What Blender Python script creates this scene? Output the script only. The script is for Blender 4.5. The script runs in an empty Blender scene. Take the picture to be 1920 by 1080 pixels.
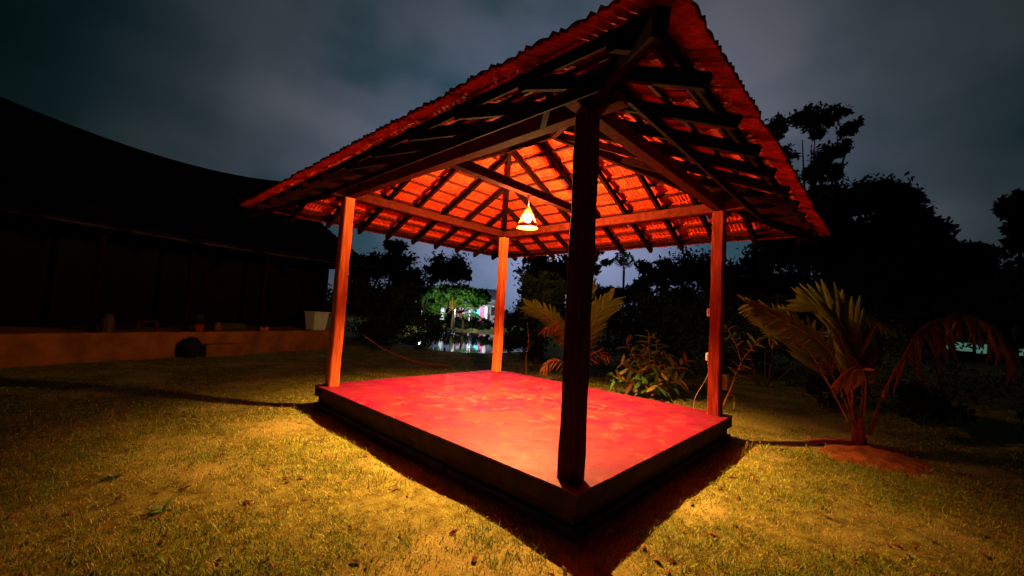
import bpy, bmesh, math, random
import numpy as np
from mathutils import Vector, Matrix, noise
R = math.radians
random.seed(11)
rng = np.random.default_rng(5)
sc = bpy.context.scene
COL = sc.collection

# ------------------------------------------------------------------ camera
cam = bpy.data.objects.new('camera', bpy.data.cameras.new('camera'))
COL.objects.link(cam)
yaw, pitch, roll = R(43.3565), R(3.678), R(3.3711)
fw = Vector((math.cos(yaw)*math.cos(pitch), math.sin(yaw)*math.cos(pitch), math.sin(pitch)))
rt = Vector((math.sin(yaw), -math.cos(yaw), 0)); up = rt.cross(fw)
r2 = rt*math.cos(roll)+up*math.sin(roll); u2 = -rt*math.sin(roll)+up*math.cos(roll)
m = Matrix((r2, u2, -fw)).transposed().to_4x4(); m.translation = (-2.6588, -1.7249, 1.3044)
cam.matrix_world = m
cam.data.sensor_width = 36; cam.data.lens = 754.04/1920*36
cam.data.clip_start = .05; cam.data.clip_end = 1500
sc.camera = cam
RTV = Vector((math.sin(yaw), -math.cos(yaw), 0)); FWD = Vector((math.cos(yaw), math.sin(yaw), 0))

# ------------------------------------------------------------------ world: cloudy night sky with a town glow low ahead
w = bpy.data.worlds.new('World'); sc.world = w; w.use_nodes = True
nt = w.node_tree; N = nt.nodes; L = nt.links
for n in list(N): N.remove(n)
wo = N.new('ShaderNodeOutputWorld'); bg = N.new('ShaderNodeBackground'); L.new(bg.outputs[0], wo.inputs[0])
tc = N.new('ShaderNodeTexCoord')
def vdot(vec):
    n = N.new('ShaderNodeVectorMath'); n.operation = 'DOT_PRODUCT'; L.new(tc.outputs['Generated'], n.inputs[0]); n.inputs[1].default_value = vec; return n
gl = vdot(Vector((math.cos(R(38)), math.sin(R(38)), .16)).normalized())
def ramp(stops, interp='EASE'):
    r = N.new('ShaderNodeValToRGB'); r.color_ramp.interpolation = interp
    e = r.color_ramp.elements
    while len(e) < len(stops): e.new(.5)
    for i, (p, c) in enumerate(stops): e[i].position = p; e[i].color = (*c, 1)
    return r
rp = ramp([(.0, (.0004, .0008, .001)), (.40, (.001, .003, .003)), (.58, (.003, .009, .010)), (.72, (.018, .027, .032)), (.84, (.056, .064, .084)), (.93, (.075, .095, .140)), (.985, (.17, .20, .33)), (1., (.23, .26, .42))], 'LINEAR')
L.new(gl.outputs['Value'], rp.inputs[0])
mp = N.new('ShaderNodeMapping'); mp.inputs['Scale'].default_value = (1.3, 1.3, 2.0); mp.inputs['Location'].default_value = (.6, 2.3, .4)
L.new(tc.outputs['Generated'], mp.inputs[0])
nz = N.new('ShaderNodeTexNoise'); nz.inputs['Scale'].default_value = 2.0; nz.inputs['Detail'].default_value = 4; nz.inputs['Roughness'].default_value = .42
L.new(mp.outputs[0], nz.inputs['Vector'])
cr = ramp([(.36, (.34, .62, .62)), (.50, (.90, .96, .98)), (.66, (1.5, 1.38, 1.32))])
L.new(nz.outputs[0], cr.inputs[0])
mx = N.new('ShaderNodeMix'); mx.data_type = 'RGBA'; mx.blend_type = 'MULTIPLY'; mx.inputs[0].default_value = 1
L.new(rp.outputs[0], mx.inputs[6]); L.new(cr.outputs[0], mx.inputs[7])
sky = N.new('ShaderNodeTexSky'); sky.sky_type = 'NISHITA'; sky.sun_disc = False
sky.sun_elevation = R(-6); sky.sun_rotation = R(47)
sk = N.new('ShaderNodeMix'); sk.data_type = 'RGBA'; sk.blend_type = 'ADD'; sk.inputs[0].default_value = .05
L.new(mx.outputs[2], sk.inputs[6]); L.new(sky.outputs[0], sk.inputs[7])
L.new(sk.outputs[2], bg.inputs[0]); bg.inputs[1].default_value = 1.12

sc.view_settings.view_transform = 'Standard'; sc.view_settings.look = 'None'
sc.view_settings.exposure = 0; sc.view_settings.gamma = 1; sc.view_settings.use_curve_mapping = False
sc.render.engine = 'CYCLES'
sc.cycles.max_bounces = 6; sc.cycles.diffuse_bounces = 2

# ------------------------------------------------------------------ materials
def mat(name, col, rough=.8, spec=.3, var=.25, scale=8, stretch=(1,1,1), bump=.0, bscale=None, col2=None, attr=None, emit=None, detail=6, trans=0):
    m = bpy.data.materials.new(name); m.use_nodes = True
    t = m.node_tree; n = t.nodes; b = n['Principled BSDF']
    b.inputs['Roughness'].default_value = rough; b.inputs['Specular IOR Level'].default_value = spec
    tc = n.new('ShaderNodeTexCoord'); mp = n.new('ShaderNodeMapping'); mp.inputs['Scale'].default_value = stretch
    t.links.new(tc.outputs['Object'], mp.inputs[0])
    nz = n.new('ShaderNodeTexNoise'); nz.inputs['Scale'].default_value = scale; nz.inputs['Detail'].default_value = detail; nz.inputs['Roughness'].default_value = .6
    t.links.new(mp.outputs[0], nz.inputs['Vector'])
    rp = n.new('ShaderNodeValToRGB')
    c2 = col2 or tuple(min(1, c*(1+var)) for c in col); c1 = col if col2 else tuple(c*(1-var) for c in col)
    rp.color_ramp.elements[0].position = .35; rp.color_ramp.elements[0].color = (*c1, 1)
    rp.color_ramp.elements[1].position = .65; rp.color_ramp.elements[1].color = (*c2, 1)
    t.links.new(nz.outputs[0], rp.inputs[0])
    out = rp.outputs[0]
    oi = n.new('ShaderNodeObjectInfo'); hv = n.new('ShaderNodeHueSaturation')
    mr = n.new('ShaderNodeMapRange'); mr.inputs[3].default_value = 1-var*.7; mr.inputs[4].default_value = 1+var*.7
    t.links.new(oi.outputs['Random'], mr.inputs[0]); t.links.new(mr.outputs[0], hv.inputs['Value']); t.links.new(out, hv.inputs['Color']); out = hv.outputs[0]
    if attr:
        a = n.new('ShaderNodeAttribute'); a.attribute_name = attr
        x = n.new('ShaderNodeMix'); x.data_type = 'RGBA'; x.blend_type = 'MULTIPLY'; x.inputs[0].default_value = 1
        t.links.new(out, x.inputs[6]); t.links.new(a.outputs['Color'], x.inputs[7]); out = x.outputs[2]
    t.links.new(out, b.inputs['Base Color'])
    if bump:
        bp = n.new('ShaderNodeBump'); bp.inputs['Strength'].default_value = bump; bp.inputs['Distance'].default_value = .01
        if bscale:
            nb = n.new('ShaderNodeTexNoise'); nb.inputs['Scale'].default_value = bscale; nb.inputs['Detail'].default_value = 4
            t.links.new(mp.outputs[0], nb.inputs['Vector']); t.links.new(nb.outputs[0], bp.inputs['Height'])
        else: t.links.new(nz.outputs[0], bp.inputs['Height'])
        t.links.new(bp.outputs[0], b.inputs['Normal'])
    if emit:
        b.inputs['Emission Color'].default_value = (*emit[0], 1); b.inputs['Emission Strength'].default_value = emit[1]
    if trans:
        tr = n.new('ShaderNodeBsdfTranslucent'); ms = n.new('ShaderNodeMixShader'); ms.inputs[0].default_value = trans
        t.links.new(out, tr.inputs[0]); t.links.new(b.outputs[0], ms.inputs[1]); t.links.new(tr.outputs[0], ms.inputs[2])
        t.links.new(ms.outputs[0], n['Material Output'].inputs[0])
    return m
M = {}
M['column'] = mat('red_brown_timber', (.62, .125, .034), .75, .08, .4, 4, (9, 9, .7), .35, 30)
M['column_shaded'] = mat('shade_tinted_timber', (.16, .014, .007), .8, .05, .5, 4, (9, 9, .7), .35, 30)  # right column: same timber with its shade put into the colour
M['column_deep_shade'] = mat('deep_shade_tinted_timber', (.055, .010, .007), .85, .04, .5, 4, (9, 9, .7), .35, 30)  # front column: timber darkened further, shade painted into the colour
M['wood'] = mat('dark_roof_timber', (.013, .0022, .0018), .9, .01, .4, 5, (3, 3, 3), .3, 25)
M['plate'] = mat('wall_plate_timber', (.075, .009, .004), .85, .02, .35, 5, (3, 3, 3), .3, 25)
M['batten'] = mat('batten_wood', (.05, .006, .003), .85, .02, .4, 6, (3, 3, 3), .2, 25)
M['tile'] = mat('fired_clay_tile', (.48, .032, .009), .85, .05, .38, 14, (1, 1, 1), .7, 60)
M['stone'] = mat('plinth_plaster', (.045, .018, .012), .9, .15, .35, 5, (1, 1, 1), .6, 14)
M['metal'] = mat('dark_metal', (.05, .04, .035), .5, .5, .2, 20)
M['white_plastic'] = mat('white_plastic', (.8, .75, .66), .4, .4, .04, 20)
M['grey_plastic'] = mat('grey_plastic', (.34, .30, .26), .5, .4, .1, 20)
M['cable'] = mat('cable_sheath', (.30, .26, .22), .5, .4, .1, 20)
M['bamboo'] = mat('bamboo_strip', (.16, .055, .004), .8, .02, .25, 30)
M['bark'] = mat('bark', (.10, .055, .03), .9, .1, .35, 8, (2, 2, .6), .6, 20)
M['palm_stem'] = mat('palm_stalk', (.42, .15, .035), .7, .1, .35, 7, (2, 2, 2), .3, 20)
M['leaf_dark'] = mat('dark_leaf', (.020, .030, .012), .8, .1, .35, 3)
M['leaf_green'] = mat('green_leaf', (.09, .22, .03), .6, .3, .4, 3, trans=.4)
M['leaf_palm'] = mat('palm_leaflet', (.17, .15, .022), .7, .08, .3, 4, trans=.35)
M['leaf_dry'] = mat('dry_leaflet', (.36, .11, .024), .8, .05, .35, 5, trans=.25)
M['leaf_bush'] = mat('croton_leaf', (.36, .27, .04), .6, .15, .45, 5, trans=.25)
M['leaf_red'] = mat('reddish_leaf', (.26, .09, .03), .6, .3, .35, 5, trans=.2)
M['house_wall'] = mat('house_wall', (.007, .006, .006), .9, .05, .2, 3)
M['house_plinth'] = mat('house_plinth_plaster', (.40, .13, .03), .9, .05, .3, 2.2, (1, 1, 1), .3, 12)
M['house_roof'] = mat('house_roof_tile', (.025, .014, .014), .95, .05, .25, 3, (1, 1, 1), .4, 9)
M['soil_red'] = mat('red_soil', (.36, .10, .035), .95, .05, .35, 6, (1, 1, 1), .8, 30)
M['dead_leaf'] = mat('dead_leaf', (.22, .09, .04), .8, .1, .5, 4)
M['twig'] = mat('pale_twig', (.45, .25, .12), .8, .1, .3, 10)
M['pink_cloth'] = mat('pink_cloth', (.75, .16, .28), .8, .1, .1, 4)
M['cyan_cloth'] = mat('cyan_cloth', (.12, .55, .65), .8, .1, .1, 4)
M['white_paint'] = mat('white_paint', (.75, .75, .78), .7, .2, .08, 2)
M['grey_sheet'] = mat('grey_roof_sheet', (.38, .38, .44), .6, .3, .12, 2)
M['dark_cloth'] = mat('dark_cloth', (.02, .02, .035), .8, .1, .2, 4)
M['dull_can'] = mat('dull_can', (.09, .05, .045), .6, .2, .1, 6)
M['cushion'] = mat('yellow_cushion', (.06, .055, .016), .8, .1, .2, 6)

# red oxide floor: patchy wear to the gloss, lamp warmth painted into the middle
def floor_mat():
    m = mat('red_oxide_floor', (.195, .0012, .031), .42, .2, .2, 2.2, (1, 1, 1))
    t = m.node_tree; n = t.nodes; b = n['Principled BSDF']
    base = b.inputs['Base Color'].links[0].from_socket
    tc = n.new('ShaderNodeTexCoord')
    def nz(s, d, lo, hi, dist=0.0):
        x = n.new('ShaderNodeTexNoise'); x.inputs['Scale'].default_value = s; x.inputs['Detail'].default_value = d; x.inputs['Roughness'].default_value = .65; x.inputs['Distortion'].default_value = dist
        t.links.new(tc.outputs['Object'], x.inputs['Vector'])
        r = n.new('ShaderNodeMapRange'); r.inputs[1].default_value = lo; r.inputs[2].default_value = hi; t.links.new(x.outputs[0], r.inputs[0]); return r
    def mix(a, col, fac, k):
        x = n.new('ShaderNodeMix'); x.data_type = 'RGBA'
        mm = n.new('ShaderNodeMath'); mm.operation = 'MULTIPLY'; mm.inputs[1].default_value = k; t.links.new(fac.outputs[0], mm.inputs[0]); t.links.new(mm.outputs[0], x.inputs[0])
        t.links.new(a, x.inputs[6]); x.inputs[7].default_value = (*col, 1); return x.outputs[2]
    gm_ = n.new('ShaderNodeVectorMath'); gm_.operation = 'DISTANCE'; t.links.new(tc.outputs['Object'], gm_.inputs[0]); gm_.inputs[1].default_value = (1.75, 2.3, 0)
    lamp_falloff = n.new('ShaderNodeMapRange'); lamp_falloff.inputs[1].default_value = .5; lamp_falloff.inputs[2].default_value = 2.7; lamp_falloff.inputs[3].default_value = 1; lamp_falloff.inputs[4].default_value = .28; t.links.new(gm_.outputs['Value'], lamp_falloff.inputs[0])  # lamp's pool painted in: wear colours strongest mid-floor, fading outward
    def wear_lamplit(f):
        k_ = n.new('ShaderNodeMath'); k_.operation = 'MULTIPLY'; t.links.new(f.outputs[0], k_.inputs[0]); t.links.new(lamp_falloff.outputs[0], k_.inputs[1]); return k_
    a = mix(base, (.23, .028, .011), wear_lamplit(nz(1.6, 8, .40, .60, .8)), .8)        # rubbed patches, with the lamp's orange sheen painted in
    a = mix(a, (.38, .12, .055), wear_lamplit(nz(4.5, 10, .56, .66, 1.2)), .8)              # pale scuffs, strongest in the lamp's painted pool
    a = mix(a, (.13, .003, .008), nz(7, 9, .54, .70, .4), .6)            # dark specks
    t.links.new(a, b.inputs['Base Color'])
    r = nz(3.5, 7, .35, .65); r.inputs[3].default_value = .42; r.inputs[4].default_value = .7
    t.links.new(r.outputs[0], b.inputs['Roughness'])
    bp = n.new('ShaderNodeBump'); bp.inputs['Strength'].default_value = .35; bp.inputs['Distance'].default_value = .008
    bn = nz(14, 8, 0, 1); t.links.new(bn.outputs[0], bp.inputs['Height']); t.links.new(bp.outputs[0], b.inputs['Normal'])
    return m
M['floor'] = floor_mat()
def ground_mat():
    m = mat('soil_and_thatch', (.13, .095, .02), .95, .05, .2, 9, (1, 1, 1), 1.0, 45, col2=(.30, .27, .055), detail=10)
    t = m.node_tree; n = t.nodes; b = n['Principled BSDF']
    base = b.inputs['Base Color'].links[0].from_socket
    tc = n.new('ShaderNodeTexCoord'); x = n.new('ShaderNodeTexNoise'); x.inputs['Scale'].default_value = .9; x.inputs['Detail'].default_value = 7
    t.links.new(tc.outputs['Object'], x.inputs['Vector'])
    r = n.new('ShaderNodeMapRange'); r.inputs[1].default_value = .5; r.inputs[2].default_value = .62; t.links.new(x.outputs[0], r.inputs[0])
    k = n.new('ShaderNodeMix'); k.data_type = 'RGBA'; t.links.new(r.outputs[0], k.inputs[0]); t.links.new(base, k.inputs[6]); k.inputs[7].default_value = (.40, .31, .09, 1)
    t.links.new(k.outputs[2], b.inputs['Base Color'])
    return m
M['ground'] = ground_mat()
def water_mat():
    m = mat('pond_water', (.006, .009, .008), .04, .5, .1, 2, (1, 1, 1), .12, 1.2); return m
M['water'] = water_mat()
gm = bpy.data.materials.new('grass_blade'); gm.use_nodes = True
b = gm.node_tree.nodes['Principled BSDF']; a = gm.node_tree.nodes.new('ShaderNodeAttribute'); a.attribute_name = 'tint'
gm.node_tree.links.new(a.outputs['Color'], b.inputs['Base Color']); b.inputs['Roughness'].default_value = .6; b.inputs['Specular IOR Level'].default_value = .25
M['grass'] = gm
def emis(name, col, s):
    m = bpy.data.materials.new(name); m.use_nodes = True; b = m.node_tree.nodes['Principled BSDF']
    b.inputs['Base Color'].default_value = (*col, 1); b.inputs['Emission Color'].default_value = (*col, 1); b.inputs['Emission Strength'].default_value = s; return m
M['bulb'] = emis('glowing_bulb', (1, .53, .150), 45000)
M['white_bulb'] = emis('white_bulb', (.75, .95, 1), 5)
M['lit_pane'] = emis('lit_pane', (.35, .85, .62), .16)

# ------------------------------------------------------------------ mesh helpers
def mesh_obj(name, verts, faces, material, parent=None, smooth=False):
    me = bpy.data.meshes.new(name); me.from_pydata([tuple(v) for v in verts], [], faces); me.update()
    if smooth: me.polygons.foreach_set('use_smooth', [True]*len(me.polygons))
    return link(name, me, material, parent)
def link(name, me, material=None, parent=None):
    if material and not me.materials: me.materials.append(M[material] if isinstance(material, str) else material)
    o = bpy.data.objects.new(name, me); COL.objects.link(o)
    if parent: o.parent = parent
    return o
def bm_obj(name, bm, material, parent=None, smooth=False, bevel=0):
    if bevel: bmesh.ops.bevel(bm, geom=bm.edges[:], offset=bevel, segments=1, affect='EDGES')
    bmesh.ops.recalc_face_normals(bm, faces=bm.faces[:])
    me = bpy.data.meshes.new(name); bm.to_mesh(me); bm.free()
    if smooth: me.polygons.foreach_set('use_smooth', [True]*len(me.polygons))
    return link(name, me, material, parent)
def add_box(bm, c, s, rot=None):
    mt = Matrix.Translation(c) @ (rot.to_4x4() if rot else Matrix()) @ Matrix.Diagonal((*s, 1))
    bmesh.ops.create_cube(bm, size=1, matrix=mt)
def box(name, lo, hi, material, parent=None, bevel=.004):
    bm = bmesh.new(); lo = Vector(lo); hi = Vector(hi); add_box(bm, (lo+hi)/2, hi-lo); return bm_obj(name, bm, material, parent, bevel=bevel)
def beam(bm, A, B, w, h, upv=Vector((0, 0, 1))):
    A = Vector(A); B = Vector(B); d = (B-A); l = d.length; d.normalize(); s = d.cross(upv).normalized(); u = s.cross(d)
    rot = Matrix((d, s, u)).transposed()
    add_box(bm, (A+B)/2, (l, w, h), rot)
def tube(bm, pts, radii, seg=6):
    rings = []
    for i, p in enumerate(pts):
        p = Vector(p); a = Vector(pts[max(0, i-1)]); c = Vector(pts[min(len(pts)-1, i+1)]); d = (c-a).normalized()
        s = d.cross(Vector((0, 0, 1)) if abs(d.z) < .95 else Vector((1, 0, 0))).normalized(); t = s.cross(d)
        rr = radii[i] if isinstance(radii, (list, tuple)) else radii
        rings.append([bm.verts.new(p+(s*math.cos(k*2*math.pi/seg)+t*math.sin(k*2*math.pi/seg))*rr) for k in range(seg)])
    for A, B in zip(rings, rings[1:]):
        for k in range(seg): bm.faces.new((A[k], A[(k+1) % seg], B[(k+1) % seg], B[k]))
    bm.faces.new(rings[0]); bm.faces.new(rings[-1][::-1])
def cat(pts, n=4):
    P = [Vector(p) for p in pts]; P = [P[0]*2-P[1]]+P+[P[-1]*2-P[-2]]; out = []
    for i in range(1, len(P)-2):
        for k in range(n):
            t = k/n; out.append(.5*((2*P[i])+(P[i+1]-P[i-1])*t+(2*P[i-1]-5*P[i]+4*P[i+1]-P[i+2])*t*t+(-P[i-1]+3*P[i]-3*P[i+1]+P[i+2])*t**3))
    return out+[P[-2]]
def tag(o, label=None, cat=None, group=None, kind=None):
    if label: o['label'] = label
    if cat: o['category'] = cat
    if group: o['group'] = group
    if kind: o['kind'] = kind
    return o
def thing(name, label, cat, loc=(0, 0, 0), group=None):
    o = bpy.data.objects.new(name, None); COL.objects.link(o); o.location = loc; return tag(o, label, cat, group)

# ------------------------------------------------------------------ ground, pond
G = -.365
PC = Vector((17.3, 21.2)); PD = Vector((.655, .756)).normalized()
def pond_f(x, y):
    dx, dy = x-PC.x, y-PC.y; a = dx*PD.x+dy*PD.y; b = -dx*PD.y+dy*PD.x
    return np.sqrt((a/12.3)**2+(b/4.6)**2)
def gz(x, y):
    x = np.asarray(x, float); y = np.asarray(y, float)
    z = G+.012*np.sin(x*2.1+1.3*np.sin(y*1.7))+.010*np.sin(y*2.9+x)+.006*np.sin(x*7.3+y*5.1)*np.sin(y*6.1-x*2.2)
    d = np.sqrt((x-4.9)**2*.6+(y+1.45)**2); z = z+.09*np.exp(-(d/.62)**2)
    f = pond_f(x, y); z = z-np.clip((1.12-f)/.2, 0, 1)*.9
    return z
def lines(lo, hi, a, b, fine, coarse):
    L_ = list(np.arange(a, b, fine)); s = fine; v = a
    while v > lo: s = min(coarse, s*1.3); v -= s; L_.insert(0, v)
    s = fine; v = L_[-1]
    while v < hi: s = min(coarse, s*1.12); v += s; L_.append(v)
    return np.array(L_)
gx = lines(-400, 900, -7, 9, .10, 60); gy = lines(-400, 900, -6, 15, .10, 60)
X, Y = np.meshgrid(gx, gy, indexing='ij'); Z = gz(X, Y)
nx, ny = X.shape; V = np.stack([X, Y, Z], -1).reshape(-1, 3)
I = np.arange(nx*ny).reshape(nx, ny)
F = np.stack([I[:-1, :-1], I[1:, :-1], I[1:, 1:], I[:-1, 1:]], -1).reshape(-1, 4)
def np_mesh(name, V, F, material, smooth=False):
    me = bpy.data.meshes.new(name); k = F.shape[1]
    me.vertices.add(len(V)); me.vertices.foreach_set('co', V.astype(np.float32).ravel())
    me.loops.add(F.size); me.loops.foreach_set('vertex_index', F.astype(np.int32).ravel())
    me.polygons.add(len(F)); me.polygons.foreach_set('loop_start', np.arange(0, F.size, k, dtype=np.int32))
    me.polygons.foreach_set('use_smooth', np.full(len(F), smooth)); me.update(calc_edges=True)
    me.materials.append(M[material]); return me
tag(link('lawn_ground', np_mesh('lawn_ground', V, F, 'ground', True)), 'short yellowish lawn with bare brown patches around the pavilion', kind='structure')
n = 48; ring = []
for k in range(n):
    t = 2*math.pi*k/n; a, b_ = 13.4*math.cos(t), 5.2*math.sin(t)
    ring.append((PC.x+a*PD.x-b_*PD.y, PC.y+a*PD.y+b_*PD.x, -.72))
tag(mesh_obj('pond_water', ring, [tuple(range(n))], 'water'), 'still dark pond behind the pavilion mirroring the lit stall', kind='structure')

# ------------------------------------------------------------------ pavilion
def rough(name, lo, hi, material, parent, amp=.006, cuts=40):
    lo = Vector(lo); hi = Vector(hi); bm = bmesh.new(); add_box(bm, (lo+hi)/2, hi-lo)
    ed = [e for e in bm.edges if abs((e.verts[0].co-e.verts[1].co).z) < 1e-6]
    bmesh.ops.subdivide_edges(bm, edges=ed, cuts=cuts, use_grid_fill=True)
    if hi.z-lo.z > .1: bmesh.ops.subdivide_edges(bm, edges=[e for e in bm.edges if abs((e.verts[0].co-e.verts[1].co).z) > .05], cuts=4, use_grid_fill=True)
    mid = (lo+hi)/2
    for v in bm.verts:
        ex = abs(v.co.x-lo.x) < 1e-4 or abs(v.co.x-hi.x) < 1e-4; ey = abs(v.co.y-lo.y) < 1e-4 or abs(v.co.y-hi.y) < 1e-4
        if ex or ey:
            q = noise.noise(v.co*3.1)*amp+noise.noise(v.co*11.)*amp*.8
            if noise.noise(v.co*5.3+Vector((9, 2, 4))) > .38: q -= amp*1.3
            if ex: v.co.x += math.copysign(q, v.co.x-mid.x)
            if ey: v.co.y += math.copysign(q, v.co.y-mid.y)
    return bm_obj(name, bm, material, parent)
A_, B_ = 4.9076, 4.0          # floor size along y and x
pav = thing('garden_pavilion', 'open square timber pavilion with hipped clay tile roof on a glossy red floor', 'pavilion')
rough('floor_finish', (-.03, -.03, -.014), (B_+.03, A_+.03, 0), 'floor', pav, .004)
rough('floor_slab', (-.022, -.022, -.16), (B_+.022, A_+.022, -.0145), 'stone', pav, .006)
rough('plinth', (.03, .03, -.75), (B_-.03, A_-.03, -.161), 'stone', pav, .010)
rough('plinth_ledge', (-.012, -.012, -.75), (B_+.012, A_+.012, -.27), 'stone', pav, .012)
c, cw, H = .1636, .1679, 3.0305
def column(x, y, k, mm='column'):
    bm = bmesh.new(); n = 14; rings = []
    for i in range(n+1):
        z = H*i/n; w = cw/2+.003*math.sin(i*1.7+k); dx = .004*math.sin(i*.8+k*2); ch = .016
        P = [(-w, -w+ch), (-w+ch, -w), (w-ch, -w), (w, -w+ch), (w, w-ch), (w-ch, w), (-w+ch, w), (-w, w-ch)]
        rings.append([bm.verts.new((x+dx+a+random.uniform(-.0015, .0015), y+b+random.uniform(-.0015, .0015), z)) for a, b in P])
    for P, Q in zip(rings, rings[1:]):
        for j in range(8): bm.faces.new((P[j], P[(j+1) % 8], Q[(j+1) % 8], Q[j]))
    bm.faces.new(rings[0]); bm.faces.new(rings[-1])
    return bm_obj('column', bm, mm, pav)
for k, (x, y) in enumerate([(c, c), (B_-c, c), (c, A_-c), (B_-c, A_-c)]): column(x, y, k, ('column_deep_shade', 'column_shaded', 'column', 'column')[k])
pw, ph = .126, .14
PT = H+ph
box('wall_plate', (c-pw/2, c-.35, H), (c+pw/2, A_-c+.35, PT), 'plate', pav)
box('wall_plate', (B_-c-pw/2, c-.35, H), (B_-c+pw/2, A_-c+.35, PT), 'plate', pav)
for y in (c, A_-c):
    for x0, x1 in ((c-.35, c-pw/2-.001), (c+pw/2+.001, B_-c-pw/2-.001), (B_-c+pw/2+.001, B_-c+.35)):
        box('wall_plate', (x0, y-pw/2, H+.002), (x1, y+pw/2, PT-.002), 'plate', pav)
box('tie_beam', (c-.14, 2.42-.06, PT+.002), (B_-c+.14, 2.42+.06, PT+.135), 'wood', pav)

o_, ze, za = 1.026, 2.763, 4.1744
RUN = B_/2+o_; RISE = za-ze; ANG = math.atan2(RISE, RUN); CO, SI = math.cos(ANG), math.sin(ANG); TM = RUN/CO
planes = [  # corner, eave direction, inward direction, length
    (Vector((-o_, -o_, ze)), Vector((0, 1, 0)), Vector((1, 0, 0)), A_+2*o_),
    (Vector((-o_, -o_, ze)), Vector((1, 0, 0)), Vector((0, 1, 0)), B_+2*o_),
    (Vector((-o_, A_+o_, ze)), Vector((1, 0, 0)), Vector((0, -1, 0)), B_+2*o_),
    (Vector((B_+o_, -o_, ze)), Vector((0, 1, 0)), Vector((-1, 0, 0)), A_+2*o_)]
def PP(pl, s, t, h=0):
    P, e, nn, Ls = pl
    return P+e*s+nn*(t*CO-h*SI)+Vector((0, 0, t*SI+h*CO))
NORM = [Vector((0, 0, CO))-pl[2]*SI for pl in planes]
# timbers; h is measured down from the tile underside plane
def pbeam(name, pl, k, s0, t0, s1, t1, w, hh, h, material):
    bm = bmesh.new(); beam(bm, PP(pl, s0, t0, h-hh/2), PP(pl, s1, t1, h-hh/2), w, hh, NORM[k]); return bm_obj(name, bm, material, pav, bevel=.003)
BT, RH = .030, .095
for k, pl in enumerate(planes):
    Ls = pl[3]
    ctr = (2.94+o_) if k in (0, 3) else (2.12+o_)
    s = ctr-.605*8
    while s < Ls-.25:
        if s > .25:
            top = min(TM-.03, s/CO-.07, (Ls-s)/CO-.07)
            j = random.uniform(-.012, .012)
            pbeam('rafter', pl, k, s, .04+random.uniform(-.02, .02), s+j, top, .058, RH, -BT, 'wood')
        s += .605
    if k < 2: pbeam('purlin', pl, k, .72, .66, Ls-.72, .66, .055, .06, -BT-RH-.002, 'wood')
    pbeam('eave_board', pl, k, .22, .185, Ls-.22, .185, .045, .062, -BT+.028, 'wood')
ridgeN, ridgeF = Vector((B_/2, B_/2, za)), Vector((B_/2, A_-B_/2, za))
for cx, cy, rd in ((-o_, -o_, ridgeN), (B_+o_, -o_, ridgeN), (-o_, A_+o_, ridgeF), (B_+o_, A_+o_, ridgeF)):
    bm = bmesh.new(); a = Vector((cx, cy, ze)); d = (rd-a); beam(bm, a+d*.02-Vector((0, 0, .115)), rd-Vector((0, 0, .115)), .075, .13); bm_obj('hip_rafter', bm, 'wood', pav, bevel=.004)
bm = bmesh.new(); beam(bm, ridgeN+Vector((0, -.05, -.10)), ridgeF+Vector((0, .05, -.10)), .05, .15); bm_obj('ridge_beam', bm, 'wood', pav, bevel=.003)

# tiles
TW, EX, TL = .236, .290, .375
def tile_mesh():
    pr = [(-.5, .006), (-.40, .030), (-.26, .008), (-.12, .018), (0, .022), (.12, .018), (.26, .008), (.40, .030), (.5, .010)]
    v = []; f = []; n = len(pr)
    for yy in (0, TL):
        for a, b in pr: v.append((a*(TW-.004), yy, b+.012))
        for q_, (a, b) in enumerate(pr): v.append((a*(TW-.004), yy, (.000, .015)[q_ % 2] if 0 < q_ < 8 else b*.9))
    for i in range(n-1):
        f.append((i, i+1, 2*n+i+1, 2*n+i)); f.append((n+i, 3*n+i, 3*n+i+1, n+i+1))
        f.append((i, n+i, n+i+1, i+1)); f.append((2*n+i, 2*n+i+1, 3*n+i+1, 3*n+i))
    f.append((0, 2*n, 3*n, n)); f.append((n-1, 2*n-1, 4*n-1, 3*n-1))
    me = bpy.data.meshes.new('roof_tile'); me.from_pydata(v, [], f); me.update(); me.materials.append(M['tile']); return me
TMESH = tile_mesh()
tiles = []
camp = m.translation.copy()
for k, pl in enumerate(planes):
    Ls = pl[3]; e, nn = pl[1], pl[2]
    up_ = (nn*CO+Vector((0, 0, SI))); nrm = NORM[k]; ex = e.copy()
    if ex.cross(up_).dot(nrm) < 0: ex = -ex
    rows = int(TM/EX)+1
    for r_ in range(rows):
        t0 = r_*EX-.015
        tc_ = (t0+EX)*CO
        if r_ > 0 or True:
            tb = t0+TL-.05
            if tb < TM-.05: pbeam('batten', pl, k, tb*CO+.02, tb, Ls-tb*CO-.02, tb, .042, BT, -.001, 'batten')
        lo, hi = t0*CO-TW, Ls-t0*CO+TW
        s = -TW*.5*(r_ % 2) - 3*TW
        while s < hi:
            s += TW
            if s+TW/2 < max(0, t0)*CO+.01 or s-TW/2 > Ls-max(0, t0)*CO-.01: continue
            tilt = math.atan2(.030, TL)+random.uniform(-.012, .018)
            rz = random.uniform(-.022, .022)
            lift = .030+random.uniform(-.004, .007)
            basis = Matrix((ex, up_, nrm)).transposed().to_4x4()
            pos = PP(pl, s+random.uniform(-.004, .004), t0+random.uniform(-.012, .012), lift)
            mw = Matrix.Translation(pos) @ basis @ Matrix.Rotation(rz, 4, 'Z') @ Matrix.Rotation(-tilt, 4, 'X')
            hiptest = (t0+TL)*CO
            cut = (s-TW/2 < hiptest) or (s+TW/2 > Ls-hiptest)
            d = pos-camp; dist = d.length; cosv = -(nrm.dot(d))/dist      # underside seen when negative
            score = abs(cosv)/dist**2*(1 if cosv < 0 else .6)
            tiles.append((score, k, mw, cut, s, Ls))
tiles.sort(key=lambda q: -q[0])
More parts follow.
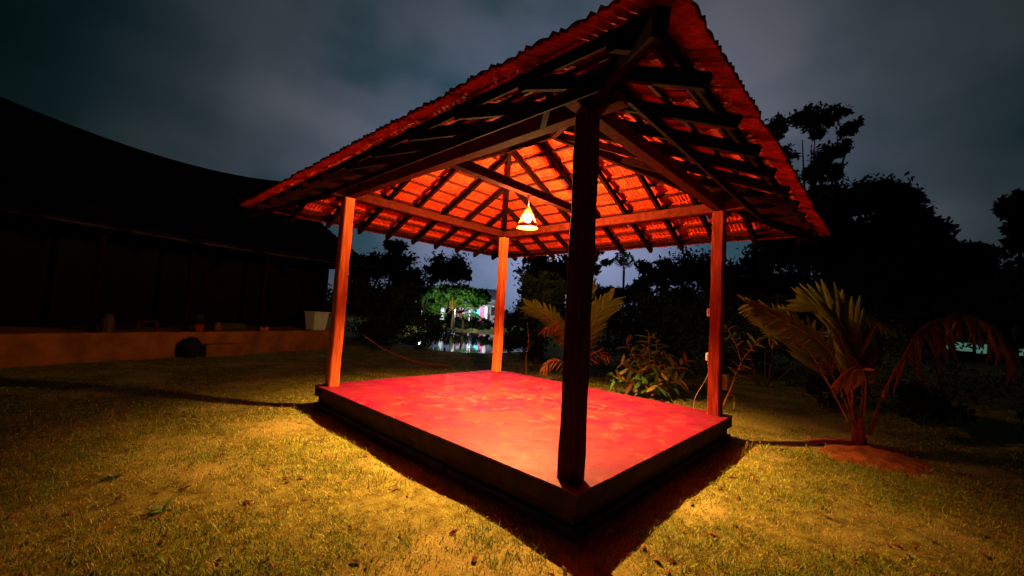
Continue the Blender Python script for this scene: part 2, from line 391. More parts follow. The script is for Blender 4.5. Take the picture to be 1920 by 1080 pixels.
stuff = bmesh.new()
for i, (score, k, mw, cut, s, Ls) in enumerate(tiles):
    if not cut and i < 300:
        o = link('roof_tile', TMESH, None, pav); o.matrix_world = mw; continue
    bm = bmesh.new(); bm.from_mesh(TMESH); bm.transform(mw)
    if cut:
        pl = planes[k]; e, nn = pl[1], pl[2]
        for P0, nv in ((pl[0], (nn-e)), (pl[0]+e*Ls, (nn+e))):
            r = bmesh.ops.bisect_plane(bm, geom=bm.verts[:]+bm.edges[:]+bm.faces[:], plane_co=P0, plane_no=nv.normalized(), clear_outer=True)
            ed = [g for g in r['geom_cut'] if isinstance(g, bmesh.types.BMEdge)]
            if ed:
                try: bmesh.ops.holes_fill(bm, edges=ed)
                except Exception: pass
    if not bm.verts: bm.free(); continue
    if i < 300:
        me = bpy.data.meshes.new('roof_tile'); bm.to_mesh(me); bm.free(); me.materials.clear(); me.materials.append(M['tile'])
        o = link('roof_tile', me, None, pav)
    else:
        tmp = bpy.data.meshes.new('t'); bm.to_mesh(tmp); bm.free(); stuff.from_mesh(tmp); bpy.data.meshes.remove(tmp)
o = bm_obj('tile_field', stuff, 'tile', pav); o['kind'] = 'stuff'
# half-round cap tiles on hips and ridge
def cap(a, b):
    d = b-a; bm = bmesh.new(); L_ = d.length; s = d.normalized().cross(Vector((0, 0, 1))).normalized(); u = s.cross(d.normalized())
    n = 6; rows = []
    for t, rr in ((0, .115), (1, .098)):
        for th in (0, .014):
            rows.append([bm.verts.new(a+d*t+s*math.cos(math.pi*j/n)*(rr-th)+u*(math.sin(math.pi*j/n)*(rr-th)*.75-.02)) for j in range(n+1)])
    for j in range(n):
        bm.faces.new((rows[0][j], rows[0][j+1], rows[2][j+1], rows[2][j])); bm.faces.new((rows[1][j], rows[3][j], rows[3][j+1], rows[1][j+1]))
        bm.faces.new((rows[0][j], rows[1][j], rows[1][j+1], rows[0][j+1])); bm.faces.new((rows[2][j], rows[2][j+1], rows[3][j+1], rows[3][j]))
    return bm_obj('ridge_cap', bm, 'tile', pav)
for a, b in ((Vector((-o_, -o_, ze)), ridgeN), (Vector((B_+o_, -o_, ze)), ridgeN), (Vector((-o_, A_+o_, ze)), ridgeF), (Vector((B_+o_, A_+o_, ze)), ridgeF), (ridgeN, ridgeF)):
    a = a+Vector((0, 0, .085)); b = b+Vector((0, 0, .085)); d = b-a; n = max(2, int(d.length/.30)); d /= n
    for i in range(n):
        q = Vector((random.uniform(-.008, .008), random.uniform(-.008, .008), random.uniform(-.004, .006)))
        cap(a+d*i+q+Vector((0, 0, .012)), a+d*(i+1.12)+q)
# short strut blocks at the front corner and iron pins in the tie
bm = bmesh.new(); beam(bm, (c-.55, c-.02, 2.96), (c-.1, c+.42, 3.02), .05, .06); bm_obj('corner_strut', bm, 'wood', pav, bevel=.003)

# ------------------------------------------------------------------ hanging lamp
lz = 2.665; LX, LY = 2.0, 2.42
lamp = thing('pendant_lamp', 'glowing cone-shaped woven bamboo lamp hanging from the tie beam', 'lamp', (LX, LY, lz))
HS = .34
bm = bmesh.new(); tube(bm, [(0, 0, HS-.01), (0, 0, HS+.04), (.01, 0, PT-lz+.002)], .006, 6); bm_obj('cord', bm, 'cable', lamp)
bm = bmesh.new()
def cone_r(t): return .168*(1-t)+.016*t
for sgn in (1, -1):
    for j in range(36):
        pts = []
        for q in range(7):
            t = q/6; a = 2*math.pi*j/36+sgn*t*.9; rr = cone_r(t)+.003*sgn; pts.append((rr*math.cos(a), rr*math.sin(a), t*HS))
        tube(bm, pts, [.0135, .0128, .0052, .0032, .0026, .002, .002], 3)
bm_obj('woven_shade', bm, 'bamboo', lamp)
for t in (0, .33, .66, .97):
    bm = bmesh.new(); rr = cone_r(t)+.004; tube(bm, [(rr*math.cos(a*math.pi/12), rr*math.sin(a*math.pi/12), t*HS) for a in range(25)], .006 if t else .009, 5); bm_obj('shade_ring', bm, 'bamboo', lamp)
bm = bmesh.new(); bmesh.ops.create_uvsphere(bm, u_segments=12, v_segments=8, radius=.045, matrix=Matrix.Translation((0, 0, .128))); bm_obj('bulb', bm, 'bulb', lamp, True)
bm = bmesh.new(); tube(bm, [(0, 0, .176), (0, 0, .25)], .018, 8); bm_obj('bulb_holder', bm, 'white_plastic', lamp)

# ------------------------------------------------------------------ electrical fittings on the right column
def fitting(name, label, cat, lo, hi, material, parts=()):
    t = thing(name, label, cat, ((lo[0]+hi[0])/2, (lo[1]+hi[1])/2, lo[2]))
    L0 = Vector(t.location)
    box('housing', Vector(lo)-L0, Vector(hi)-L0, material, t, .006)
    for nme, a, b, mm in parts: box(nme, Vector(a)-L0, Vector(b)-L0, mm, t, .002)
xe = B_-c
ye = c+cw/2
fitting('switch_box', 'small white switch box on the right column, the upper one', 'switch box', (xe-.045, ye+.001, 1.44), (xe+.045, ye+.05, 1.56), 'white_plastic', [('switch_key', (xe-.05, ye+.016, 1.485), (xe-.046, ye+.036, 1.515), 'grey_plastic')])
fitting('socket_box', 'small white socket box low on the right column with a loose cable', 'socket', (xe-.045, ye+.001, .78), (xe+.045, ye+.05, .90), 'white_plastic', [('socket_plate', (xe-.05, ye+.01, .79), (xe-.046, ye+.03, .87), 'pink_cloth')])
bm = bmesh.new(); tube(bm, cat([(xe, ye+.03, .78), (xe+.05, ye+.04, .55), (xe+.1, ye+.22, .2), (xe+.12, ye+.25, .0), (xe+.15, ye+.24, -.1), (4.08, ye+.26, -.2), (4.12, ye+.3, -.36)]), .005, 5)
tag(bm_obj('loose_cable', bm, 'cable'), 'thin pale cable hanging in a curve from the socket box', 'cable')
fitting('junction_box', 'pale box on the outer face of the right column just above the floor', 'junction box', (xe+.0, c-cw/2-.075, .38), (xe+.09, c-cw/2-.001, .60), 'grey_plastic', [('box_lid', (xe-.006, c-cw/2-.07, .585), (xe+.096, c-cw/2-.002, .602), 'white_plastic')])

# ------------------------------------------------------------------ house at the left
hd = Vector((7, 1.9, 0)).normalized(); hn = Vector((-hd.y, hd.x, 0)); H0 = Vector((-3.7, 11.3, 0))
def hp(s, off, z): return H0+hd*s+hn*off+Vector((0, 0, z))
house = thing('tiled_house', 'dark long house with a huge sagging hipped roof and open veranda on an ochre plinth', 'house')
hrot = Matrix((hd, hn, Vector((0, 0, 1)))).transposed()
def hbox(name, s0, s1, a0, a1, z0, z1, material, parent=house, bevel=.01):
    bm = bmesh.new(); add_box(bm, hp((s0+s1)/2, (a0+a1)/2, (z0+z1)/2), (s1-s0, a1-a0, z1-z0), hrot); return bm_obj(name, bm, material, parent, bevel=bevel)
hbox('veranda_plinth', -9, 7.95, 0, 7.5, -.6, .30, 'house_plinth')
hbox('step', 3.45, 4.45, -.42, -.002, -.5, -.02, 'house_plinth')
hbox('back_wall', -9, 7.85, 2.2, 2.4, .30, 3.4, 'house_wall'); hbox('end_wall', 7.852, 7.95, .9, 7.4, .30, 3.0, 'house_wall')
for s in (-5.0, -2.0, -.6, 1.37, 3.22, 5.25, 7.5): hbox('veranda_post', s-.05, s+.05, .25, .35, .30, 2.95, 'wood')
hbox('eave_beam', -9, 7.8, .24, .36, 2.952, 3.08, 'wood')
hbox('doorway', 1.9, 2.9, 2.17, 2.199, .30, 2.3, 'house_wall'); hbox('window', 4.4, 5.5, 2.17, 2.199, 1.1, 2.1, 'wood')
# roof: front plane, hip end, back plane, as stepped tile courses
def roofmesh():
    v = []; f = []
    S = np.linspace(-10, 9.0, 90)
    def ridge(s): return 5.78+.028*(s-3.6)**2 if s > 3.6 else 5.78+.024*(s-3.6)**2
    NR = 22
    def add_surface(func, ns, step=True):
        base = len(v)
        for j in range(NR+1):
            for dd in ((0, .045) if step and j < NR else (0,)):
                for i in range(ns):
                    p = func(i/(ns-1), j/NR); v.append(p+Vector((0, 0, dd if j else dd)))
        rows = (len(v)-base)//ns
        for a in range(rows-1):
            for i in range(ns-1):
                q = base+a*ns+i; f.append((q, q+1, q+ns+1, q+ns))
    def front(a, b):   # a along, b up
        s0, s1 = -10, 8.75; r1 = 7.75
        sag = .55*math.sin(math.pi*b)*.35
        e = s0+(s1-s0)*a; s = e+(r1-s1)*b*a if True else e
        z0, z1 = 2.62+.01*(e-3)**2*.3, ridge(min(s, 7.9))
        off = -.95+(4.0+.95)*b
        return hp(s, off, z0+(z1-z0)*b-sag)
    def endp(a, b):
        e0, e1 = -.95, 8.4; r = 4.0
        off = e0+(e1-e0)*a; off = off+(r-off)*b
        s = 8.75+(7.75-8.75)*b
        sag = .55*math.sin(math.pi*b)*.35
        return hp(s, off, 2.72+(ridge(7.75)-2.72)*b-sag)
    def back(a, b):
        s = -10+(18.75+(7.75-8.75)*b)*a
        return hp(s, 8.4-(4.4)*b, 2.62+(ridge(s)-2.62)*b)
    add_surface(front, 90); add_surface(endp, 30); add_surface(back, 40)
    return v, f
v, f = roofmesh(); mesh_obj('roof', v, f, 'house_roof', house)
bm = bmesh.new()
def rz_(s): return 5.78+(.028 if s > 3.6 else .024)*(s-3.6)**2
tube(bm, [hp(s, 4.0, rz_(s)+.02) for s in np.linspace(-10, 7.7, 40)]+[hp(7.82, 4.0, rz_(7.75)+.10)], .09, 6); bm_obj('ridge_tiles', bm, 'house_roof', house)

# things standing on the veranda
def on_ver(s, off=.3): return hp(s, off, .30)
t = thing('white_tub', 'pale square plastic tub standing at the right end of the veranda edge', 'tub', on_ver(7.25, .32))
bm = bmesh.new(); bmesh.ops.create_cone(bm, segments=4, radius1=.34, radius2=.42, depth=.62, cap_ends=True, cap_tris=False, matrix=Matrix.Translation((0, 0, .31)) @ Matrix.Rotation(R(60), 4, 'Z')); bm_obj('tub_body', bm, 'white_paint', t, bevel=.03)
bm = bmesh.new(); bmesh.ops.create_cone(bm, segments=4, radius1=.45, radius2=.45, depth=.05, cap_ends=True, matrix=Matrix.Translation((0, 0, .645)) @ Matrix.Rotation(R(60), 4, 'Z')); bm_obj('rim', bm, 'white_paint', t, bevel=.012)
t = thing('milk_can', 'tall pinkish can standing on the veranda left of the stool', 'can', on_ver(1.62, .25))
bm = bmesh.new(); tube(bm, [(0, 0, 0), (0, 0, .30), (0, 0, .38), (0, 0, .44)], [.12, .12, .07, .075], 12); bm_obj('can_body', bm, 'dull_can', t)
t = thing('low_stool', 'low brown stool on the veranda near the can', 'stool', on_ver(2.4, .3))
bm = bmesh.new(); add_box(bm, (0, 0, .27), (.42, .34, .04)); bm_obj('seat', bm, 'plate', t, bevel=.01)
for sx in (-.17, .17):
    for sy in (-.13, .13):
        bm = bmesh.new(); add_box(bm, (sx, sy, .125), (.04, .04, .249)); bm_obj('leg', bm, 'plate', t)
t = thing('potted_plant', 'small potted plant on the veranda beside the second post', 'plant', on_ver(3.55, .3))
bm = bmesh.new(); tube(bm, [(0, 0, 0), (0, 0, .18), (0, 0, .2)], [.09, .13, .14], 12); bm_obj('pot', bm, 'tile', t)
bm = bmesh.new()
for k in range(40):
    a = random.uniform(0, 6.28); e = random.uniform(.2, 1.2); d = Vector((math.cos(a)*math.cos(e), math.sin(a)*math.cos(e), math.sin(e))); s = d.cross(Vector((0, 0, 1))).normalized()*.03
    p = Vector((0, 0, .2)); l = random.uniform(.15, .36)
    q = [bm.verts.new(p+d*l*.3+s*0), bm.verts.new(p+d*l*.6+s), bm.verts.new(p+d*l), bm.verts.new(p+d*l*.6-s)]; bm.faces.new(q)
bm_obj('foliage', bm, 'leaf_green', t)
t = thing('floor_cushion', 'rolled yellowish cushion lying on the veranda right of the potted plant', 'cushion', on_ver(4.5, .4))
bm = bmesh.new(); tube(bm, [(-.33, 0, .12), (-.28, 0, .12), (.28, 0, .12), (.33, 0, .12)], [.07, .12, .12, .07], 12); bm_obj('cushion_body', bm, 'cushion', t, True)
t = thing('clay_pot', 'round clay pot on the veranda between potted plant and cushion', 'pot', on_ver(4.03, .3))
bm = bmesh.new(); tube(bm, [(0, 0, 0), (0, 0, .08), (0, 0, .18), (0, 0, .22), (0, 0, .25)], [.06, .12, .11, .06, .08], 12); bm_obj('pot_body', bm, 'soil_red', t, True)
t = thing('dark_sack', 'dark slumped sack leaning on the plinth left of its step', 'sack', hp(3.15, -.28, G))
bm = bmesh.new(); bmesh.ops.create_icosphere(bm, subdivisions=3, radius=1)
for vv in bm.verts:
    nz_ = noise.noise(vv.co*2)*.12; vv.co = Vector((vv.co.x*.24*(1+nz_), vv.co.y*.2*(1+nz_), .27+vv.co.z*.29*(1+nz_)))
bm_obj('sack_body', bm, 'dark_cloth', t, True)
t2 = thing('tea_towel', 'small pale pink cloth draped over the plinth edge near the last post', 'cloth', on_ver(5.22, .0))
bm = bmesh.new(); vs = []
for i in range(5):
    for j in range(5): vs.append(bm.verts.new((i*.06-.12, .12-j*.05 if j < 3 else .012-.02, (.10+.05*math.sin(i*1.9+j)) if j < 3 else .05-(j-3)*.02)))
for i in range(4):
    for j in range(4): bm.faces.new((vs[i*5+j], vs[i*5+j+1], vs[i*5+j+6], vs[i*5+j+5]))
o = bm_obj('cloth_fold', bm, 'pink_cloth', t2); sm = o.modifiers.new('thick', 'SOLIDIFY'); sm.thickness = .006

# ------------------------------------------------------------------ trees
def leaf_cloud(lumps, size, per, rg, flat=.8, hole=0.0):
    """leaf-sized quads gathered in clumps through the lumps of a crown"""
    Vs = []
    for (x, y, z, r) in lumps:
        nc = max(5, int(per*r*r))
        d = rg.normal(size=(nc, 3)); d /= np.linalg.norm(d, axis=1)[:, None]
        cc = np.array([x, y, z])+d*(r*rg.uniform(.35, 1.05, nc)**.7)[:, None]*np.array([1, 1, flat])
        k = 26
        pp = (cc[:, None, :]+rg.normal(size=(nc, k, 3))*(.19*r+.05)*np.array([1, 1, .7])).reshape(-1, 3)
        Vs.append(pp)
    P = np.concatenate(Vs); n = len(P)
    a = rg.normal(size=(n, 3)); a /= np.linalg.norm(a, axis=1)[:, None]
    b = np.cross(a, rg.normal(size=(n, 3))); b /= np.linalg.norm(b, axis=1)[:, None]
    s = size*rg.uniform(.6, 1.3, n)[:, None]
    V = np.stack([P-a*s, P+b*s*.45, P+a*s, P-b*s*.45], 1).reshape(-1, 3)
    F = np.arange(4*n).reshape(n, 4)
    return V, F
def tree(name, label, cat, base, lumps, size, per=9, group=None, leaf='leaf_dark', trunk_r=.16, seed=1, depth=.8, flat=.8):
    rg = np.random.default_rng(seed); bx, by = base
    t = thing(name, label, cat, (bx, by, G-.05), group)
    L_ = []
    for (x, y, z, r) in lumps:
        L_.append((x-bx, y-by, z-G+.05, r))
        if depth and r > .3:                      # the crown is as deep as it is wide
            for q in (-1, 1):
                k = rg.uniform(.6, 1.1)*depth*r*q*1.4
                L_.append((x-bx+FWD.x*k+RTV.x*rg.uniform(-.2, .2)*r, y-by+FWD.y*k, z-G-rg.uniform(.1, .4)*r, r*rg.uniform(.6, .85)))
    V, F = leaf_cloud(L_, size*1.1, per*1.6, rg, flat)
    inner = [(a, b, c_, q*.72) for a, b, c_, q in L_ if q > .28]
    if inner and not name in ('tall_tree', 'slender_tree'):
        V2, F2 = leaf_cloud(inner, size*2.6, per*.9, rg, flat); F = np.concatenate([F, F2+len(V)]); V = np.concatenate([V, V2])
    me = np_mesh('crown', V, F, leaf); link('crown', me, None, t)
    bm = bmesh.new()
    zs = [l[2] for l in L_]; zt = min(max(zs), np.mean(zs)+.3); cx_, cy_ = np.mean([l[0] for l in L_]), np.mean([l[1] for l in L_])
    fork = Vector((cx_*.5, cy_*.5, zt*.5))
    tube(bm, cat_([(0, 0, 0), (cx_*.15+.05, cy_*.15, zt*.25), fork]), [trunk_r*(1.25-.09*i) for i in range(9)], 8)
    bm_obj('trunk', bm, 'bark', t)
    bm = bmesh.new()
    for l in L_[::2]:
        e = Vector(l[:3]); mid = fork.lerp(e, .5)+Vector((0, 0, -.1*(e-fork).length))
        e = mid.lerp(e, .7); tube(bm, cat_([fork, mid, e]), [trunk_r*(.5-.045*i) for i in range(9)], 5)
    bm_obj('limbs', bm, 'bark', t)
    return t
cat_ = cat
TREES = [
 ('broadleaf_tree', 'dark rounded tree just right of the left column', 'tree', (8.9, 18.3), [(8.0, 18.9, 3.4, 1.1), (8.9, 17.9, 3.7, 0.9), (8.0, 19.1, 1.7, 1.2), (9.1, 17.8, 2.2, 1.2), (8.9, 17.9, 4.6, 0.4), (8.6, 18.2, 4.7, 0.3), (8.7, 18.5, 0.6, 1.3), (9.6, 17.3, 3.0, 0.6), (7.5, 19.6, 2.5, 0.8)], .10, 12, None, 'leaf_dark'),
 ('broadleaf_tree', 'dark rounded tree standing over the bright green foliage by the pond', 'tree', (12.9, 18.4), [(12.5, 18.4, 4.1, 1.0), (13.1, 17.8, 4.2, 0.7), (12.1, 19.0, 3.5, 0.8), (13.0, 18.1, 3.5, .8), (13.4, 17.6, 3.6, 0.5)], .10, 12, None, 'leaf_dark'),
 ('leafy_tree', 'bright green lamp-lit tree beside the stall across the pond', 'tree', (22.1, 27.7), [(20.9, 28.6, 3.1, 0.9), (21.8, 27.6, 3.2, 1.0), (22.5, 26.9, 3.0, 0.9), (23.1, 26.3, 2.8, 0.7), (20.4, 29.3, 2.3, 0.8), (19.7, 29.6, 1.8, .7), (21.2, 28.1, 2.3, .6), (22.6, 26.8, 2.3, .5)], .16, 8, None, 'leaf_green'),
 ('leafy_tree', 'small vivid green tree at the left of the lamp-lit foliage', 'tree', (17.2, 27.0), [(16.8, 27.2, 2.7, 0.8), (17.4, 26.6, 2.9, 0.6), (16.4, 27.6, 2.5, 0.5)], .16, 8, None, 'leaf_green'),
 ('broadleaf_tree', 'dark tree close behind the back column, right of it', 'tree', (8.3, 7.2), [(7.95, 7.35, 2.6, 0.55), (8.2, 7.1, 3.0, 0.7), (8.5, 6.8, 2.3, 0.7), (8.05, 7.3, 2.0, 0.5), (8.6, 6.6, 3.0, 0.6), (8.2, 7.2, 1.5, 0.6)], .07, 22, None, 'leaf_dark'),
 ('distant_tree', 'low distant tree seen just right of the front column', 'tree', (33.2, 18.7), [(32.2, 19.5, 3.6, 1.2), (33.2, 18.3, 4.1, 0.9), (34.1, 17.5, 3.8, .9), (31.5, 20.3, 3.4, 1.0)], .2, 6, None, 'leaf_dark'),
 ('slender_tree', 'slender tree whose twigs stick out beside the front column', 'tree', (13.7, 8.8), [(13.6, 8.5, 4.0, 0.3), (14.0, 8.1, 4.0, 0.2), (13.7, 8.4, 4.4, 0.2), (13.4, 8.8, 3.7, 0.4), (13.8, 8.4, 3.6, 0.2)], .09, 60, None, 'leaf_dark'),
 ('broadleaf_tree', 'broad dark tree left of the right column under the eave', 'tree', (18.1, 5.6), [(16.9, 6.6, 3.8, 1.0), (17.9, 5.4, 4.2, 1.1), (16.1, 7.4, 2.8, 0.7), (17.4, 6.2, 2.3, 1.4), (18.9, 4.4, 3.7, 1.2), (16.2, 7.2, 4.0, 0.3), (17.2, 6.4, .8, 1.3)], .10, 10, None, 'leaf_dark'),
 ('broadleaf_tree', 'dense dark tree right of the right column behind the sapling', 'tree', (16.7, 2.7), [(15.6, 3.7, 1.6, 1.4), (16.5, 2.7, 2.5, 1.3), (17.4, 1.7, 3.1, 1.3), (17.4, 1.9, 1.5, 1.4), (18.4, 0.7, 1.8, 1.1), (16.4, 3.0, .5, 1.3)], .10, 10, None, 'leaf_dark'),
 ('tall_tree', 'tallest tree with a sparse gappy crown against the sky at the roof corner', 'tree', (30.7, 2.4), [(29.9, 1.9, 15.7, 1.0), (29.1, 2.7, 15.8, 0.6), (30.6, 1.1, 15.8, 0.7), (31.4, 0.3, 15.1, 0.6), (28.1, 3.8, 14.9, 0.7), (27.8, 4.2, 14.0, 0.7), (28.6, 3.5, 13.0, 0.7), (30.6, 1.3, 13.2, 0.9), (31.3, 0.6, 13.9, 0.5), (30.1, 2.0, 12.1, 0.9), (28.5, 3.7, 11.9, 0.8), (31.0, 1.1, 12.0, 0.6), (31.7, 0.0, 15.4, 0.3), (30.1, 1.8, 14.6, 0.4)], .16, 11, None, 'leaf_dark'),
 ('spreading_tree', 'huge dark spreading tree sloping down to the right of the roof', 'tree', (28.5, -1.1), [(25.7, 1.1, 8.5, 1.5), (26.9, -0.2, 8.9, 1.3), (27.9, -1.3, 9.3, 1.2), (28.9, -2.2, 8.3, 1.0), (29.6, -2.9, 7.4, 1.0), (28.4, -1.5, 6.8, 1.7), (26.7, 0.3, 6.3, 2.0), (30.1, -3.3, 6.2, 1.1), (31.1, -4.4, 6.4, 0.8), (31.7, -5.0, 6.3, 0.7), (31.4, -4.6, 5.4, 0.8), (25.0, 2.0, 6.8, 1.7), (29.4, -2.4, 4.9, 1.7), (24.0, 3.1, 5.8, 1.4), (27.3, -0.2, 4.2, 1.8)], .15, 9, None, 'leaf_dark'),
 ('overhanging_tree', 'dark tree reaching in from the right edge against the sky', 'tree', (30.3, -7.3), [(28.7, -6.3, 8.2, 0.6), (29.1, -6.9, 8.5, 0.9), (28.4, -6.0, 7.8, 0.3), (28.9, -6.5, 7.2, 0.5), (29.4, -7.1, 7.0, 1.0)], .13, 14, None, 'leaf_dark'),
 ('distant_tree', 'faraway low tree on the skyline near the right edge', 'tree', (68.4, -11.3), [(67.0, -10.5, 8.6, 0.6), (67.8, -11.3, 8.4, 0.8), (68.8, -12.4, 8.9, 0.8), (66.2, -9.6, 7.8, 0.8), (69.8, -13.5, 9.1, 1.1), (68.3, -11.8, 7.5, 1.2)], .25, 8, None, 'leaf_dark'),
]
for i, a in enumerate(TREES):
    tree(*a, seed=20+i, trunk_r=.22 if 'tall' in a[0] or 'spread' in a[0] else .14, depth=.35 if a[0] in ('tall_tree', 'slender_tree', 'overhanging_tree') else .8) if i != 1 else tree(*a, seed=21, trunk_r=.05, depth=0)

def shrub(label, x, y, w_, h_, seed, leaf='leaf_dark', size=.07, per=16, group='dark shrubs round the lawn'):
    rg = np.random.default_rng(seed); t = thing('shrub', label, 'shrub', (x, y, G), group)
    L_ = [(rg.uniform(-.5, .5)*w_*RTV.x, rg.uniform(-.5, .5)*w_*RTV.y, h_*rg.uniform(.25, .75), min(w_, h_)*rg.uniform(.28, .42)) for _ in range(6)]
    V, F = leaf_cloud(L_, size, per, rg, .9); link('foliage', np_mesh('foliage', V, F, leaf), None, t)
    bm = bmesh.new()
    for l in L_: tube(bm, [(l[0]*.2, l[1]*.2, -.03), (l[0]*.7, l[1]*.7, l[2]*.6), l[:3]], [.025, .018, .008], 4)
    bm_obj('stems', bm, 'bark', t)
SH = [(5.6, 12.6, 1.6, 1.0), (7.2, 12.6, 1.8, 1.3), (8.6, 14.0, 2.0, 1.2), (6.3, 15.2, 2.4, 1.6), (9.6, 16.6, 2.4, 1.7), (11.4, 10.4, 1.6, 1.3), (9.9, 8.9, 1.6, 1.4), (12.5, 12.0, 1.8, 1.2),
      (10.6, 6.2, 2.0, 1.8), (9.6, 4.4, 1.8, 1.6), (10.2, 2.6, 2.0, 1.7), (11.0, .9, 2.2, 2.0), (11.5, -1.0, 2.2, 1.8), (12.0, -2.8, 2.4, 2.1), (12.4, -4.6, 2.4, 2.3), (13.0, -6.6, 2.6, 2.2), (8.3, -3.9, 1.8, .8), (8.6, -2.2, 1.6, .8), (9.0, -.7, 1.6, .9), (7.2, -4.9, 1.8, .7), (9.8, 9.9, .9, .8)]
words = ['left of the lawn gap', 'behind the left part of the lawn', 'on the near left bank of the pond', 'under the dark rounded tree', 'on the left bank of the pond under the trees', 'right of the back column by the pond', 'behind the tree at the back column', 'on the right bank of the pond',
         'behind the palm at the front column', 'behind the croton bush, left', 'straight behind the croton bush', 'behind the right column', 'behind the leaning sapling', 'behind the young palm, left', 'behind the young palm, right', 'near the right edge', 'low beside the young palm mound, right', 'low behind the young palm', 'low left behind the young palm', 'low at the right edge of the lawn', 'small one at the pond edge by the back column']
for i, (x, y, w_, h_) in enumerate(SH): shrub('dark leafy shrub '+words[i], x, y, w_, h_, 60+i)
names_ = ['leftmost', 'second from the left', 'under the rounded tree', 'left of the lit palm', 'under the lit palm', 'right of the lit palm', 'below the pink cloth', 'below the stall counter', 'below the cyan cloth', 'left of the back column', 'hidden behind the back column', 'just right of the back column']
for i in range(12):
    a_ = -7.4+1.35*i
    shrub('low dark shrub on the far bank of the pond, '+names_[i], 23.4+.69*(a_+.5), 31.3-.726*(a_+.5), 1.9, .95+.2*(i % 2), 160+i, size=.13, per=14, group='shrubs on the far bank')
words2 = ['far left', 'left', 'just left of the lit palm', 'in front of the lit palm', 'before the stall', 'right of the stall reflection', 'beside the back column', 'beyond the back column']
for i in range(8):
    a_ = -5.6+1.5*i
    shrub('knee-high dark shrub at the far pond waterline, '+words2[i], 21.6+.69*a_, 29.4-.726*a_, 1.9, .62+.12*(i % 2), 190+i, size=.12, per=22, group='shrubs at the far waterline')
rg = np.random.default_rng(77)
# far black tree line closing the view: reads as one mass
L_ = []
for az in np.linspace(-22, 92, 150):
    d = rg.uniform(62, 95); h = rg.uniform(2.2, 5.0)+(5.5 if az < 13 else 2.0 if az < 24 else 0)
    if 42 < az < 56: h = 1.8; d = 90
    L_.append((d*math.cos(R(az)), d*math.sin(R(az)), h*.5, h*.75)); L_.append((d*math.cos(R(az)), d*math.sin(R(az)), 0, h*.6))
V, F = leaf_cloud(L_, .4, 1.6, rg, .9)
tag(link('distant_woodland', np_mesh('distant_woodland', V, F, 'leaf_dark'), None), 'black line of far woodland along the horizon', 'woodland', kind='stuff')

# ------------------------------------------------------------------ palms
def leaflet_mesh(name, material, w=.028, droop=.25, n=4):
    v = []; f = []
    for i in range(n+1):
        t = i/n; ww = w*(math.sin(math.pi*(t*.86+.10))**.7)*(1-.0*t); z = -droop*t*t
        v += [(-ww, t, z-.25*ww), (0, t, z+.35*ww), (ww, t, z-.25*ww)]
        if i:
            q = 3*(i-1); f += [(q, q+1, q+4, q+3), (q+1, q+2, q+5, q+4)]
    me = bpy.data.meshes.new(name); me.from_pydata(v, [], f); me.update(); me.materials.append(M[material]); return me
LM = {('leaf_palm', 0): leaflet_mesh('leaflet', 'leaf_palm', .026, .10), ('leaf_palm', 1): leaflet_mesh('leaflet', 'leaf_palm', .024, .45),
      ('leaf_dry', 0): leaflet_mesh('leaflet', 'leaf_dry', .04, .15), ('leaf_dry', 1): leaflet_mesh('leaflet', 'leaf_dry', .024, .5), ('leaf_green', 1): leaflet_mesh('leaflet', 'leaf_green', .05, .4), ('leaf_green', 0): leaflet_mesh('leaflet', 'leaf_green', .05, .1)}
def frond(root, base, ppm, pts, n, ln, hang, leafm, droop, start=.35, rad=.02, back=0., ang=.7, wid=1.0, label=None, join=False):
    JV, JF = [], []
    """pts: (right, up, away) offsets in pixels of the photograph's scale at that distance -> metres"""
    P = [RTV*(a/ppm)+Vector((0, 0, b/ppm))+FWD*c_ for a, b, c_ in pts]
    C = cat(P, 6); bm = bmesh.new(); tube(bm, C, [rad*(1-.8*i/(len(C)-1)) for i in range(len(C))], 6)
    fr = bm_obj('frond', bm, 'palm_stem', root)
    if label: fr['label'] = label
    T = [0]
    for a, b in zip(C, C[1:]): T.append(T[-1]+(b-a).length)
    tot = T[-1]
    for i in range(n):
        u = start+(1-start)*(i+.5)/n; sdist = u*tot; k = next(j for j in range(len(T)) if T[j] >= sdist or j == len(T)-1); k = max(1, k)
        f_ = (sdist-T[k-1])/max(1e-6, T[k]-T[k-1]); p = C[k-1].lerp(C[k], f_); d = (C[k]-C[k-1]).normalized()
        side0 = d.cross(FWD).normalized()
        q = (u-start)/(1-start); prof = (.55+.9*q-.95*q*q)
        for sg in (-1, 1):
            dirv = (d*(math.cos(ang)+.5*q)+side0*sg*math.sin(ang)+FWD*random.uniform(-.35, .35)+Vector((0, 0, -hang))).normalized()
            l = ln*prof*(random.uniform(.85, 1.1) if hang < 1 else random.uniform(.45, 1.2))
            if hang > 1 and random.random() < .22: continue
            if hang > 1: dirv = (dirv+Vector((random.uniform(-.3, .3), random.uniform(-.3, .3), 0))).normalized()
            zax = (Vector((0, 0, .8))+FWD*-.9-RTV*(.9 if base == pr else .3)+Vector((random.uniform(-.3, .3), random.uniform(-.3, .3), 0))); xax = dirv.cross(zax).normalized(); zax = xax.cross(dirv)
            mt = Matrix((xax*wid*random.uniform(.85, 1.15), dirv*l, zax*l)).transposed().to_4x4(); mt.translation = p
            if join:
                src = LM[(leafm, droop)]; b0 = len(JV); JV += [mt @ v_.co for v_ in src.vertices]; JF += [tuple(b0+i_ for i_ in pl_.vertices) for pl_ in src.polygons]; continue
            o = link('leaflet', LM[(leafm, droop)], None, fr); o.matrix_local = mt
    if join: mesh_obj('leaflets', JV, JF, leafm, fr)['kind'] = 'stuff'
    return fr
pr = (5.1, -1.4)
palm = thing('young_palm', 'young coconut palm with broad upright fronds on a red soil mound', 'palm', (pr[0], pr[1], G+.06))
